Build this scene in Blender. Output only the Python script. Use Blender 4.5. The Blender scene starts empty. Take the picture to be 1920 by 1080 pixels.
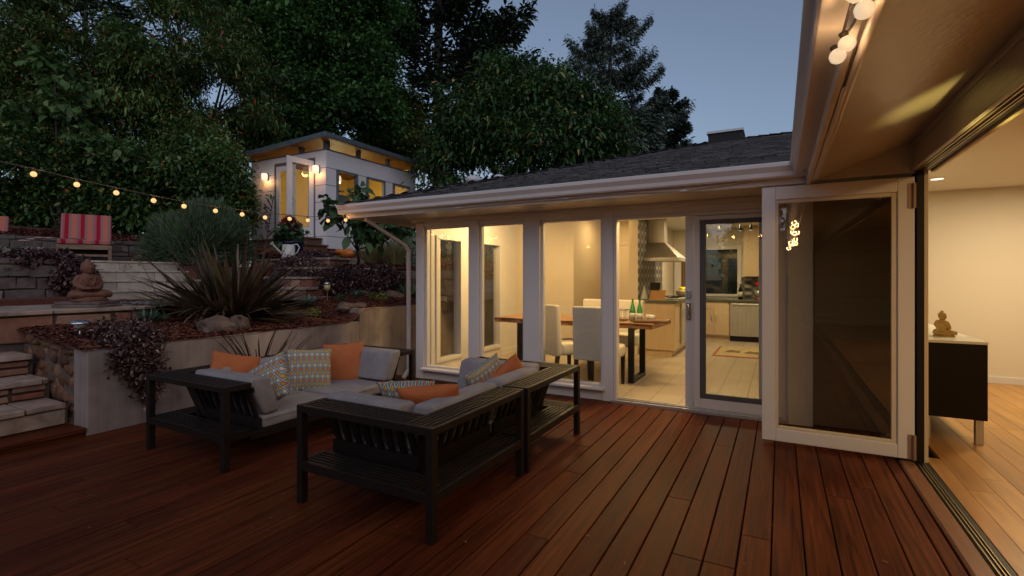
import bpy, bmesh, math, random
import numpy as np
from mathutils import Vector, Matrix, Euler
random.seed(7)
RNG = np.random.default_rng(11)
S = bpy.context.scene
R = math.radians
# ------------------------------------------------------------------ camera, sky, sun, exposure
CAMH, YAW, FPX, HORIZ = 1.36, R(28.43), 930.0, 519.0
cd = bpy.data.cameras.new("camera"); cam = bpy.data.objects.new("camera", cd)
S.collection.objects.link(cam); S.camera = cam
cam.location = (0, 0, CAMH); cam.rotation_euler = (R(90), 0, YAW)
cd.sensor_width = 36; cd.lens = 36 * FPX / 1920
cd.shift_y = -(540 - HORIZ) / 1920
cd.clip_start = .05; cd.clip_end = 900
W = bpy.data.worlds.new("World"); S.world = W; W.use_nodes = True
wn, wl = W.node_tree.nodes, W.node_tree.links
sky = wn.new("ShaderNodeTexSky"); sky.sky_type = 'NISHITA'; sky.sun_disc = False
sky.sun_elevation = R(7); sky.sun_rotation = R(140); sky.air_density = 1.0; sky.ozone_density = 3.0
hsv = wn.new("ShaderNodeHueSaturation"); hsv.inputs['Saturation'].default_value = .60
tint = wn.new("ShaderNodeMix"); tint.data_type = 'RGBA'; tint.blend_type = 'MULTIPLY'
tint.inputs[0].default_value = 1; tint.inputs[7].default_value = (.93, .97, 1.06, 1)
bg = wn["Background"]; bg.inputs['Strength'].default_value = .125
wl.new(sky.outputs[0], hsv.inputs['Color']); wl.new(hsv.outputs[0], tint.inputs[6])
cap = wn.new("ShaderNodeMix"); cap.data_type = 'RGBA'; cap.blend_type = 'DARKEN'; cap.inputs[0].default_value = 1
cap.inputs[7].default_value = (2.5, 3.0, 3.9, 1)          # keeps the glow round the set sun as soft as the rest of the dusk sky
wl.new(tint.outputs[2], cap.inputs[6]); wl.new(cap.outputs[2], bg.inputs['Color'])
sd = bpy.data.lights.new("dusk_glow", 'SUN'); sd.energy = .95; sd.angle = R(100); sd.color = (1, .88, .88)
sun = bpy.data.objects.new("dusk_glow", sd); S.collection.objects.link(sun)
sun.rotation_euler = (R(62), 0, R(40))
S.view_settings.view_transform = 'Standard'; S.view_settings.look = 'None'
S.view_settings.exposure = .15; S.view_settings.gamma = 1
S.render.engine = 'CYCLES'
cy = S.cycles
cy.max_bounces = 7; cy.diffuse_bounces = 3; cy.glossy_bounces = 4; cy.transmission_bounces = 6
cy.transparent_max_bounces = 14; cy.caustics_reflective = False; cy.caustics_refractive = False
cy.sample_clamp_indirect = 3; cy.sample_clamp_direct = 0
try:
    cy.use_denoising = True; cy.denoiser = 'OPENIMAGEDENOISE'; cy.denoising_input_passes = 'RGB_ALBEDO_NORMAL'
except Exception: pass

# ------------------------------------------------------------------ helpers
CY_, SY_ = math.cos(YAW), math.sin(YAW)
def at(u, v, dep):
    "world point seen at photo pixel (u, v) at a distance dep along the view axis"
    a = (u - 960) / FPX; b = (HORIZ - v) / FPX
    return Vector(((-SY_ + a * CY_) * dep, (CY_ + a * SY_) * dep, CAMH + b * dep))
def atY(u, v, y):
    a = (u - 960) / FPX
    return at(u, v, y / (CY_ + a * SY_))
def atX(u, v, x):
    a = (u - 960) / FPX
    return at(u, v, x / (-SY_ + a * CY_))
col = S.collection
class MB:
    def __init__(s): s.v = []; s.f = []; s.uv = {}
    def add(s, vs, fs):
        o = len(s.v); s.v += [tuple(p) for p in vs]; s.f += [tuple(i + o for i in f) for f in fs]; return s
    def box(s, x0, x1, y0, y1, z0, z1, m=None):
        vs = [(x, y, z) for x in (x0, x1) for y in (y0, y1) for z in (z0, z1)]
        if m is not None: vs = [m @ Vector(p) for p in vs]
        return s.add(vs, [(0, 1, 3, 2), (4, 6, 7, 5), (0, 4, 5, 1), (2, 3, 7, 6), (0, 2, 6, 4), (1, 5, 7, 3)])
    def beam(s, p, q, w, h, up=(0, 0, 1)):
        p, q = Vector(p), Vector(q); d = (q - p); L = d.length; d.normalize()
        x = d.cross(Vector(up))
        if x.length < 1e-4: x = d.cross(Vector((1, 0, 0)))
        x.normalize(); z = x.cross(d)
        vs = [p + d * (L * t) + x * (w / 2 * a) + z * (h / 2 * b) for t in (0, 1) for a in (-1, 1) for b in (-1, 1)]
        return s.add(vs, [(0, 1, 3, 2), (4, 6, 7, 5), (0, 4, 5, 1), (2, 3, 7, 6), (0, 2, 6, 4), (1, 5, 7, 3)])
    def poly(s, pts): return s.add(pts, [tuple(range(len(pts)))])
    def prism(s, pts, off):
        "flat polygon pts extruded by the vector off"
        n = len(pts); off = Vector(off); a = [Vector(p) for p in pts]
        return s.add(a + [p + off for p in a], [tuple(range(n))[::-1], tuple(range(n, 2 * n))] +
                     [(i, (i + 1) % n, n + (i + 1) % n, n + i) for i in range(n)])
    def tube(s, pts, r, n=8, caps=True):
        pts = [Vector(p) for p in pts]; k = len(pts)
        rs = r if isinstance(r, (list, tuple)) else [r] * k
        vs = []; prev = None
        for i, p in enumerate(pts):
            d = (pts[min(i + 1, k - 1)] - pts[max(i - 1, 0)]).normalized()
            x = prev if prev is not None else (Vector((0, 0, 1)) if abs(d.z) < .9 else Vector((1, 0, 0)))
            x = (x - d * x.dot(d)); x.normalize(); prev = x; y = d.cross(x)
            vs += [p + (x * math.cos(2 * math.pi * j / n) + y * math.sin(2 * math.pi * j / n)) * rs[i] for j in range(n)]
        fs = [(i * n + j, i * n + (j + 1) % n, (i + 1) * n + (j + 1) % n, (i + 1) * n + j) for i in range(k - 1) for j in range(n)]
        if caps: fs += [tuple(range(n))[::-1], tuple(range((k - 1) * n, k * n))]
        return s.add(vs, fs)
    def lathe(s, prof, c=(0, 0, 0), n=20, m=None):
        vs = []
        for r, z in prof:
            for j in range(n):
                p = Vector((r * math.cos(2 * math.pi * j / n), r * math.sin(2 * math.pi * j / n), z))
                if m is not None: p = m @ p
                vs.append(p + Vector(c))
        k = len(prof)
        fs = [(i * n + j, i * n + (j + 1) % n, (i + 1) * n + (j + 1) % n, (i + 1) * n + j) for i in range(k - 1) for j in range(n)]
        fs += [tuple(range(n))[::-1], tuple(range((k - 1) * n, k * n))]
        return s.add(vs, fs)
    def ball(s, c, r, n=10, k=7, sc=(1, 1, 1), m=None):
        return s.lathe([(max(1e-4, r * math.sin(math.pi * i / k)), -r * math.cos(math.pi * i / k)) for i in range(k + 1)], c, n,
                       (m or Matrix.Identity(3)) @ Matrix.Diagonal(sc))
    def grid(s, nx, ny, fn):
        vs = [fn(i / nx, j / ny) for j in range(ny + 1) for i in range(nx + 1)]
        return s.add(vs, [(j * (nx + 1) + i, j * (nx + 1) + i + 1, (j + 1) * (nx + 1) + i + 1, (j + 1) * (nx + 1) + i) for j in range(ny) for i in range(nx)])
    def build(s, name, mat, parent=None, bevel=0, smooth=False, local=False, seg=2, kind=None, ang=35):
        off = Vector((0, 0, 0))
        if parent is not None and not local:
            p = parent
            while p is not None: off += p.location; p = p.parent
        me = bpy.data.meshes.new(name); me.from_pydata([tuple(Vector(p) - off) for p in s.v], [], s.f)
        bm = bmesh.new(); bm.from_mesh(me); bmesh.ops.recalc_face_normals(bm, faces=bm.faces); bm.to_mesh(me); bm.free()
        me.materials.append(mat)
        o = bpy.data.objects.new(name, me); col.objects.link(o)
        if parent is not None: o.parent = parent
        if smooth: me.polygons.foreach_set('use_smooth', [True] * len(me.polygons))
        if bevel:
            b = o.modifiers.new("edge", 'BEVEL'); b.width = bevel; b.segments = seg; b.limit_method = 'ANGLE'; b.angle_limit = R(ang)
        if kind: o['kind'] = kind
        return o
def thing(name, label, cat, loc=(0, 0, 0), rz=0, group=None):
    o = bpy.data.objects.new(name, None); col.objects.link(o); o.empty_display_size = .1
    o.location = loc; o.rotation_euler = (0, 0, rz); tag(o, label, cat, group); return o
def tag(o, label, cat, group=None):
    o['label'] = label; o['category'] = cat
    if group: o['group'] = group
    return o
def copy_tree(o, parent=None):
    c = o.copy(); col.objects.link(c); c.parent = parent
    for ch in list(o.children): copy_tree(ch, c)
    return c
def nmesh(name, V, nper, mat, parent=None, smooth=False):
    "V: (n, nper, 3) array, one face per row, as one mesh"
    n = len(V); me = bpy.data.meshes.new(name)
    off = np.zeros(3); p = parent
    while p is not None: off += np.array(p.location); p = p.parent
    me.vertices.add(n * nper); me.vertices.foreach_set('co', (V - off).astype(np.float32).ravel())
    me.loops.add(n * nper); me.loops.foreach_set('vertex_index', np.arange(n * nper, dtype=np.int32))
    me.polygons.add(n); me.polygons.foreach_set('loop_start', np.arange(0, n * nper, nper, dtype=np.int32))
    me.polygons.foreach_set('loop_total', np.full(n, nper, dtype=np.int32))
    me.update(); me.validate(); me.materials.append(mat)
    o = bpy.data.objects.new(name, me); col.objects.link(o)
    if parent is not None: o.parent = parent
    return o
def lamp(name, kind, loc, watts, color, parent=None, size=.03, rot=None, spot=None):
    l = bpy.data.lights.new(name, kind); l.energy = watts; l.color = color
    if kind == 'AREA': l.size = size
    else: l.shadow_soft_size = size
    if spot: l.spot_size = R(spot); l.spot_blend = 1
    o = bpy.data.objects.new(name, l); col.objects.link(o)
    off = Vector((0, 0, 0)); p = parent
    while p is not None: off += p.location; p = p.parent
    o.location = Vector(loc) - off
    if parent is not None: o.parent = parent
    if rot: o.rotation_euler = rot
    return o

# ------------------------------------------------------------------ materials
def ramp(nt, stops):
    r = nt.nodes.new("ShaderNodeValToRGB"); e = r.color_ramp.elements
    while len(e) < len(stops): e.new(.5)
    for el, (p, c) in zip(e, stops): el.position = p; el.color = (*c, 1)
    return r
def mat(name, c1, c2=None, scale=6, rough=.6, metal=0, bump=0, bscale=60, stretch=(1, 1, 1), island=0, spec=.5, detail=4, coat=0, trans=0):
    m = bpy.data.materials.new(name); m.use_nodes = True; nt = m.node_tree; n, l = nt.nodes, nt.links
    b = n["Principled BSDF"]; b.inputs['Roughness'].default_value = rough; b.inputs['Metallic'].default_value = metal
    b.inputs['Specular IOR Level'].default_value = spec; b.inputs['Coat Weight'].default_value = coat
    b.inputs['Base Color'].default_value = (*c1, 1)
    tc = n.new("ShaderNodeTexCoord"); mp = n.new("ShaderNodeMapping"); mp.inputs['Scale'].default_value = stretch
    l.new(tc.outputs['Object'], mp.inputs[0])
    out = None
    if c2 is not None:
        nz = n.new("ShaderNodeTexNoise"); nz.inputs['Scale'].default_value = scale; nz.inputs['Detail'].default_value = detail
        l.new(mp.outputs[0], nz.inputs['Vector'])
        rp = ramp(nt, [(.3, c1), (.7, c2)]); l.new(nz.outputs[0], rp.inputs[0]); out = rp.outputs[0]
    if island:
        g = n.new("ShaderNodeNewGeometry"); mr = n.new("ShaderNodeMapRange")
        mr.inputs[3].default_value = 1 - island; mr.inputs[4].default_value = 1 + island
        l.new(g.outputs['Random Per Island'], mr.inputs[0])
        h = n.new("ShaderNodeHueSaturation"); h.inputs['Color'].default_value = (*c1, 1)
        l.new(mr.outputs[0], h.inputs['Value'])
        if out is not None: l.new(out, h.inputs['Color'])
        out = h.outputs[0]
    if out is not None: l.new(out, b.inputs['Base Color'])
    if bump:
        nb = n.new("ShaderNodeTexNoise"); nb.inputs['Scale'].default_value = bscale; nb.inputs['Detail'].default_value = 5
        l.new(mp.outputs[0], nb.inputs['Vector'])
        bp = n.new("ShaderNodeBump"); bp.inputs['Strength'].default_value = bump; bp.inputs['Distance'].default_value = .01
        l.new(nb.outputs[0], bp.inputs['Height']); l.new(bp.outputs[0], b.inputs['Normal'])
    return m
def islandmat(name, stops, rough=.6, spec=.5, grain=None, bump=0, gs=.35, trans=0, drift=0, dr=(.6, 1.5)):
    "each separate piece takes its own colour from the ramp"
    m = bpy.data.materials.new(name); m.use_nodes = True; nt = m.node_tree; n, l = nt.nodes, nt.links
    b = n["Principled BSDF"]; b.inputs['Roughness'].default_value = rough; b.inputs['Specular IOR Level'].default_value = spec
    g = n.new("ShaderNodeNewGeometry"); rp = ramp(nt, stops); l.new(g.outputs['Random Per Island'], rp.inputs[0])
    out = rp.outputs[0]
    if grain:
        tc = n.new("ShaderNodeTexCoord"); mp = n.new("ShaderNodeMapping"); mp.inputs['Scale'].default_value = grain
        off = n.new("ShaderNodeVectorMath"); off.operation = 'ADD'; sc = n.new("ShaderNodeMath"); sc.operation = 'MULTIPLY'; sc.inputs[1].default_value = 37
        l.new(g.outputs['Random Per Island'], sc.inputs[0]); l.new(tc.outputs['Object'], off.inputs[0]); l.new(sc.outputs[0], off.inputs[1])
        l.new(off.outputs[0], mp.inputs[0])
        nz = n.new("ShaderNodeTexNoise"); nz.inputs['Scale'].default_value = 1; nz.inputs['Detail'].default_value = 6; nz.inputs['Distortion'].default_value = .6
        l.new(mp.outputs[0], nz.inputs['Vector'])
        mr = n.new("ShaderNodeMapRange"); mr.inputs[1].default_value = .3; mr.inputs[2].default_value = .7
        mr.inputs[3].default_value = 1 - gs; mr.inputs[4].default_value = 1 + gs; l.new(nz.outputs[0], mr.inputs[0])
        h = n.new("ShaderNodeHueSaturation"); l.new(out, h.inputs['Color']); l.new(mr.outputs[0], h.inputs['Value']); out = h.outputs[0]
        if bump:
            bp = n.new("ShaderNodeBump"); bp.inputs['Strength'].default_value = bump; bp.inputs['Distance'].default_value = .004
            l.new(nz.outputs[0], bp.inputs['Height']); l.new(bp.outputs[0], b.inputs['Normal'])
            mr2 = n.new("ShaderNodeMapRange"); mr2.inputs[3].default_value = max(.05, rough - .12); mr2.inputs[4].default_value = rough + .12
            l.new(nz.outputs[0], mr2.inputs[0]); l.new(mr2.outputs[0], b.inputs['Roughness'])
    if drift:                                        # light and dark foliage clumps put into the colour; wear on the deck
        tc = n.new("ShaderNodeTexCoord"); nz = n.new("ShaderNodeTexNoise"); nz.inputs['Scale'].default_value = drift; nz.inputs['Detail'].default_value = 3; l.new(tc.outputs['Object'], nz.inputs['Vector'])
        mr = n.new("ShaderNodeMapRange"); mr.inputs[1].default_value = .33; mr.inputs[2].default_value = .67; mr.inputs[3].default_value = dr[0]; mr.inputs[4].default_value = dr[1]; l.new(nz.outputs[0], mr.inputs[0])
        h = n.new("ShaderNodeHueSaturation"); l.new(out, h.inputs['Color']); l.new(mr.outputs[0], h.inputs['Value']); out = h.outputs[0]
    l.new(out, b.inputs['Base Color'])
    if trans:
        t = n.new("ShaderNodeBsdfTranslucent"); l.new(out, t.inputs[0]); ms = n.new("ShaderNodeMixShader"); ms.inputs[0].default_value = trans
        l.new(b.outputs[0], ms.inputs[1]); l.new(t.outputs[0], ms.inputs[2]); l.new(ms.outputs[0], n["Material Output"].inputs[0])
    return m
def emis(name, c, s):
    m = bpy.data.materials.new(name); m.use_nodes = True; n = m.node_tree.nodes; b = n["Principled BSDF"]
    b.inputs['Base Color'].default_value = (*c, 1); b.inputs['Emission Color'].default_value = (*c, 1); b.inputs['Emission Strength'].default_value = s
    return m
def glassmat(name, refl=1.0, tintc=(1, 1, 1), wob=0):
    m = bpy.data.materials.new(name); m.use_nodes = True; nt = m.node_tree; n, l = nt.nodes, nt.links
    n.remove(n["Principled BSDF"])
    t = n.new("ShaderNodeBsdfTransparent"); t.inputs[0].default_value = (*tintc, 1); g = n.new("ShaderNodeBsdfGlossy"); g.inputs['Roughness'].default_value = .0
    fr = n.new("ShaderNodeLayerWeight"); fr.inputs[0].default_value = .5                 # Schlick: .04 + .96 (1 - cos)^5, the same from both faces
    pw = n.new("ShaderNodeMath"); pw.operation = 'POWER'; pw.inputs[1].default_value = 5; l.new(fr.outputs['Facing'], pw.inputs[0])
    ma = n.new("ShaderNodeMath"); ma.operation = 'MULTIPLY_ADD'; ma.inputs[1].default_value = .96; ma.inputs[2].default_value = .04; l.new(pw.outputs[0], ma.inputs[0])
    mu = n.new("ShaderNodeMath"); mu.operation = 'MULTIPLY'; mu.inputs[1].default_value = refl; mu.use_clamp = True
    mx = n.new("ShaderNodeMixShader"); l.new(ma.outputs[0], mu.inputs[0]); l.new(mu.outputs[0], mx.inputs[0])
    l.new(t.outputs[0], mx.inputs[1]); l.new(g.outputs[0], mx.inputs[2]); l.new(mx.outputs[0], n["Material Output"].inputs[0])
    if wob:
        tc = n.new("ShaderNodeTexCoord"); nz = n.new("ShaderNodeTexNoise"); nz.inputs['Scale'].default_value = 2.2; nz.inputs['Detail'].default_value = 1
        bp = n.new("ShaderNodeBump"); bp.inputs['Strength'].default_value = wob; bp.inputs['Distance'].default_value = .02
        l.new(tc.outputs['Object'], nz.inputs['Vector']); l.new(nz.outputs[0], bp.inputs['Height']); l.new(bp.outputs[0], g.inputs['Normal'])
    return m
M = {}
M['deck'] = islandmat('deck_wood', [(0, (.066, .0155, .0072)), (.3, (.080, .0205, .0078)), (.55, (.094, .026, .0090)), (.8, (.072, .0175, .0078)), (1, (.108, .032, .0110))], .5, .07, (42, 1.6, 42), .5, .5, drift=1.3, dr=(.88, 1.14))
M['sillwood'] = mat('sill_wood', (.16, .062, .026), (.22, .09, .04), 14, .38, bump=.15, stretch=(6, .5, 6))
M['white'] = mat('white_paint', (.65, .63, .63), (.69, .67, .67), 3, .45, bump=.03, bscale=90)
M['whitegloss'] = mat('white_gloss_paint', (.74, .72, .72), None, rough=.28)
M['soffit'] = mat('soffit_paint', (.52, .47, .43), (.57, .52, .47), 2, .33, bump=.28, bscale=38)
M['taupe'] = mat('taupe_soffit_paint', (.40, .37, .365), (.45, .415, .41), 2, .30, bump=.35, bscale=34)
M['siding'] = mat('brown_siding', (.20, .155, .105), (.23, .18, .125), 3, .9, bump=.05, stretch=(1, 1, 2), spec=.05)
M['dark'] = mat('dark_gap', (.012, .010, .009), None, rough=.7)
M['black'] = mat('black_lacquer', (.007, .005, .0045), None, rough=.5, spec=.2)
M['sofa'] = mat('espresso_wood', (.010, .0075, .007), (.017, .012, .0105), 9, .48, bump=.1, stretch=(3, 3, 3), spec=.3)
M['fabric'] = mat('grey_fabric', (.215, .205, .22), (.285, .275, .29), 7, .9, bump=.75, bscale=8, spec=.2, detail=6)
M['orange'] = mat('orange_cloth', (.40, .125, .045), (.45, .145, .055), 12, .85, bump=.3, bscale=380, spec=.2)
def concrete_mat():
    m = mat('concrete', (.2, .17, .15), rough=.8); nt = m.node_tree; n, l = nt.nodes, nt.links
    tc = n.new("ShaderNodeTexCoord"); fac = None
    for sc, st, d in ((1.3, (1, 1, .7), 6), (1.0, (16, 16, .55), 4), (6, (1, 1, 1), 8)):
        mp = n.new("ShaderNodeMapping"); mp.inputs['Scale'].default_value = st; nz = n.new("ShaderNodeTexNoise"); nz.inputs['Scale'].default_value = sc; nz.inputs['Detail'].default_value = d
        l.new(tc.outputs['Object'], mp.inputs[0]); l.new(mp.outputs[0], nz.inputs['Vector'])
        if fac is None: fac = nz.outputs[0]
        else:
            a = n.new("ShaderNodeMath"); a.operation = 'MULTIPLY_ADD'; a.inputs[1].default_value = .28; l.new(nz.outputs[0], a.inputs[0]); l.new(fac, a.inputs[2]); fac = a.outputs[0]
    rp = ramp(nt, [(.50, (.165, .13, .12)), (.68, (.29, .24, .225)), (.85, (.39, .335, .315))])
    sb = n.new("ShaderNodeMath"); sb.operation = 'MULTIPLY'; sb.inputs[1].default_value = .86; l.new(fac, sb.inputs[0]); l.new(sb.outputs[0], rp.inputs[0])
    b = n["Principled BSDF"]; l.new(rp.outputs[0], b.inputs['Base Color']); bp = n.new("ShaderNodeBump"); bp.inputs['Strength'].default_value = .3; bp.inputs['Distance'].default_value = .01
    l.new(fac, bp.inputs['Height']); l.new(bp.outputs[0], b.inputs['Normal']); return m
M['concrete'] = concrete_mat()
M['mulch'] = mat('mulch', (.07, .022, .015), (.15, .05, .032), 40, .9, bump=.9, bscale=60)
M['chips'] = islandmat('bark_chips', [(0, (.05, .015, .010)), (.4, (.12, .036, .022)), (.75, (.19, .062, .038)), (1, (.28, .13, .085))], .8, .3)
M['litter'] = islandmat('dry_scraps', [(0, (.10, .05, .025)), (.6, (.24, .14, .06)), (1, (.36, .27, .16))], .8, .3)
M['soil'] = mat('soil', (.03, .02, .014), (.05, .034, .022), 3, .95, bump=.5)
M['gravel'] = islandmat('gravel', [(0, (.12, .10, .09)), (.5, (.22, .19, .17)), (1, (.36, .33, .30))], .85, .3)
M['flag'] = islandmat('flagstone', [(0, (.27, .20, .155)), (.5, (.34, .265, .215)), (1, (.24, .17, .145))], .75, .35, (7, 7, 7), .4, .35)
M['facing'] = islandmat('facing_stone', [(0, (.30, .17, .12)), (.3, (.22, .085, .055)), (.55, (.36, .22, .16)), (.8, (.17, .075, .055)), (1, (.40, .25, .19))], .75, .35, (9, 9, 9), .4, .22)
M['rough'] = islandmat('rough_stone', [(0, (.09, .045, .028)), (.4, (.16, .08, .045)), (.7, (.12, .06, .04)), (1, (.22, .13, .08))], .8, .35, (14, 14, 14), .8, .5)
M['mortar'] = mat('mortar', (.085, .07, .06), (.135, .115, .10), 20, .9, bump=.4)
M['lime'] = islandmat('limestone', [(0, (.42, .365, .30)), (.5, (.52, .465, .40)), (1, (.46, .385, .30))], .75, .3, (6, 6, 6), .4, .22)
M['dry'] = islandmat('dry_stone', [(0, (.10, .085, .078)), (.4, (.16, .135, .125)), (.7, (.13, .095, .085)), (1, (.22, .19, .175))], .85, .3, (9, 9, 9), .6, .3)
M['boulder'] = mat('boulder', (.075, .05, .04), (.16, .12, .10), 5, .85, bump=.9, bscale=14, detail=8)
M['timber'] = islandmat('timber', [(0, (.10, .045, .024)), (.5, (.15, .07, .036)), (1, (.085, .038, .024))], .6, .4, (2, 30, 30), .4)
M['teak'] = islandmat('weathered_teak', [(0, (.20, .13, .085)), (1, (.27, .19, .13))], .7, .3, (3, 30, 30), .4)
M['panel'] = mat('grey_panel', (.66, .635, .65), (.70, .675, .685), 2, .55, bump=.04)
M['fascia'] = mat('zinc_fascia', (.10, .135, .155), (.15, .185, .205), 6, .42, metal=.5, bump=.12, bscale=20)
M['frame'] = mat('grey_frame', (.11, .12, .14), None, rough=.45)
M['cedar'] = mat('cedar_ceiling', (.11, .042, .013), (.16, .065, .022), 5, .6, stretch=(1, 14, 1))
M['ochre'] = mat('ochre_wall_paint', (.62, .46, .17), None, rough=.7)
M['shingle'] = islandmat('shingles', [(0, (.055, .053, .056)), (.5, (.082, .079, .082)), (1, (.12, .116, .116))], .9, .25, (30, 30, 30), .6, .3)
M['metalwhite'] = mat('white_metal', (.58, .59, .62), None, rough=.35)
M['gutter'] = mat('gutter_paint', (.60, .57, .56), (.64, .61, .60), 2, .3)
M['alu'] = mat('dark_aluminium', (.010, .009, .008), None, rough=.45, spec=.3)
M['brass'] = mat('gold_rail', (.42, .33, .18), None, rough=.35, metal=.8)
M['copper'] = mat('copper_hinge', (.40, .27, .19), None, rough=.35, metal=.5)
M['glass'] = glassmat('window_glass', 1.25, (.97, .97, .95))
M['glass2'] = glassmat('double_glazing', 1.9, (.90, .87, .79), .05)
M['glassd'] = glassmat('screen_glass', 1.2, (.93, .93, .91))
M['wall'] = mat('warm_wall_paint', (.66, .58, .46), None, rough=.7)
M['wallw'] = mat('white_wall_paint', (.70, .645, .54), None, rough=.7)
M['ceil'] = mat('ceiling_paint', (.74, .72, .66), None, rough=.8)
M['maple'] = mat('maple_cabinet', (.57, .43, .27), (.63, .485, .315), 4, .45, stretch=(6, 6, .8), bump=.04)
M['steel'] = mat('stainless_steel', (.46, .44, .41), (.56, .54, .50), 3, .38, metal=.65, stretch=(30, 1, .4))
M['counter'] = mat('green_counter', (.07, .085, .05), (.10, .115, .07), 40, .3)
M['chair'] = mat('cream_upholstery', (.70, .66, .58), (.74, .70, .62), 25, .85, bump=.2, bscale=300, spec=.2)
M['legs'] = mat('dark_legs', (.022, .015, .012), None, rough=.4)
M['slab'] = mat('walnut_slab', (.22, .105, .045), (.34, .17, .075), 5, .4, stretch=(.7, 7, 7), bump=.1)
M['bark_edge'] = mat('live_edge', (.06, .028, .014), (.20, .085, .035), 22, .75, bump=.8, bscale=30)
M['iron'] = mat('black_iron', (.016, .015, .015), None, rough=.5, metal=.4)
M['terra'] = mat('terracotta', (.115, .048, .03), (.18, .08, .05), 9, .75, bump=.3, bscale=40)
M['clay'] = mat('ochre_clay', (.36, .22, .06), (.48, .32, .10), 12, .6, bump=.3)
M['bluepot'] = mat('blue_glaze', (.010, .018, .075), (.03, .022, .06), 5, .18, coat=.4)
M['can'] = mat('cream_enamel', (.62, .60, .53), None, rough=.35)
M['gourd'] = mat('orange_glaze', (.55, .17, .03), (.50, .14, .02), 6, .4)
M['lemon'] = mat('lemon', (.62, .50, .03), None, rough=.4, bump=.2)
M['bottle'] = mat('green_bottle', (.05, .28, .05), None, rough=.08, spec=.8)
M['winebottle'] = mat('dark_bottle', (.01, .012, .008), None, rough=.1)
M['paper'] = mat('label_paper', (.62, .56, .45), None, rough=.8)
M['red'] = mat('red_enamel', (.42, .012, .018), None, rough=.2, coat=.5)
M['wicker'] = mat('woven_bowl', (.62, .54, .40), None, rough=.7)
M['tray'] = mat('wood_tray', (.12, .07, .04), (.17, .10, .06), 9, .6)
M['bamboo'] = mat('bamboo', (.42, .21, .07), (.50, .27, .10), 5, .5)
M['curtain'] = mat('brown_curtain', (.16, .10, .045), (.22, .14, .065), 3, .8, stretch=(30, 30, .5))
M['night'] = mat('night_window', (.010, .013, .012), None, rough=.05, spec=.6)
M['stone_top'] = mat('white_top', (.62, .62, .56), None, rough=.3)
M['trunk'] = mat('bark', (.035, .027, .022), (.065, .05, .04), 4, .9, bump=.9, bscale=9, stretch=(3, 3, .6))
M['stem'] = mat('green_stem', (.06, .07, .03), None, rough=.6)
M['wire'] = mat('cable', (.10, .085, .07), None, rough=.5)
M['wirew'] = mat('white_cable', (.55, .52, .50), None, rough=.5)
M['socket'] = mat('socket', (.10, .07, .05), None, rough=.4)
M['bulb'] = emis('lit_bulb', (1, .76, .48), .62)
M['bulbg'] = emis('lit_globe_bulb', (1, .56, .22), 1.0)
M['lantern'] = emis('lit_lantern', (1, .83, .60), .85)
M['spot'] = emis('lit_spot', (1, .93, .78), 1.0)
M['chrome'] = mat('chrome', (.6, .6, .6), None, rough=.15, metal=1)
M['grey'] = mat('grey_plastic', (.085, .08, .085), None, rough=.5)
M['lens'] = mat('clear_lens', (.50, .52, .50), None, rough=.1, coat=.6)
M['lensy'] = mat('yellow_lens', (.50, .50, .20), None, rough=.15, coat=.6)
M['solar'] = mat('solar_cell', (.03, .04, .09), None, rough=.1)
WARM, WARM2, WARM3, NEUT = (1, .66, .27), (1, .45, .13), (1, .56, .24), (1, .77, .43)
def tile_mat():
    m = mat('floor_tile', (.44, .37, .28), rough=.35); nt = m.node_tree; n, l = nt.nodes, nt.links
    tc = n.new("ShaderNodeTexCoord"); mp = n.new("ShaderNodeMapping"); mp.inputs['Rotation'].default_value = (0, 0, R(90)); mp.inputs['Location'].default_value = (0, .02, 0)
    br = n.new("ShaderNodeTexBrick"); br.inputs['Scale'].default_value = 1; br.inputs['Brick Width'].default_value = .61; br.inputs['Row Height'].default_value = .305
    br.inputs['Mortar Size'].default_value = .004; br.inputs['Color1'].default_value = (.44, .37, .285, 1); br.inputs['Color2'].default_value = (.48, .41, .315, 1)
    br.inputs['Mortar'].default_value = (.17, .13, .09, 1); l.new(tc.outputs['Object'], mp.inputs[0]); l.new(mp.outputs[0], br.inputs['Vector'])
    nz = n.new("ShaderNodeTexNoise"); nz.inputs['Scale'].default_value = 3; mp2 = n.new("ShaderNodeMapping"); mp2.inputs['Scale'].default_value = (1, 9, 1)
    l.new(tc.outputs['Object'], mp2.inputs[0]); l.new(mp2.outputs[0], nz.inputs['Vector'])
    mr = n.new("ShaderNodeMapRange"); mr.inputs[3].default_value = .86; mr.inputs[4].default_value = 1.12; l.new(nz.outputs[0], mr.inputs[0])
    h = n.new("ShaderNodeHueSaturation"); l.new(br.outputs[0], h.inputs['Color']); l.new(mr.outputs[0], h.inputs['Value'])
    l.new(h.outputs[0], n["Principled BSDF"].inputs['Base Color']); return m
M['tile'] = tile_mat()
M['oak'] = islandmat('oak_boards', [(0, (.40, .20, .055)), (.5, (.46, .245, .075)), (1, (.34, .16, .045))], .34, .5, (16, 1.2, 16), .16, .28)
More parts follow.
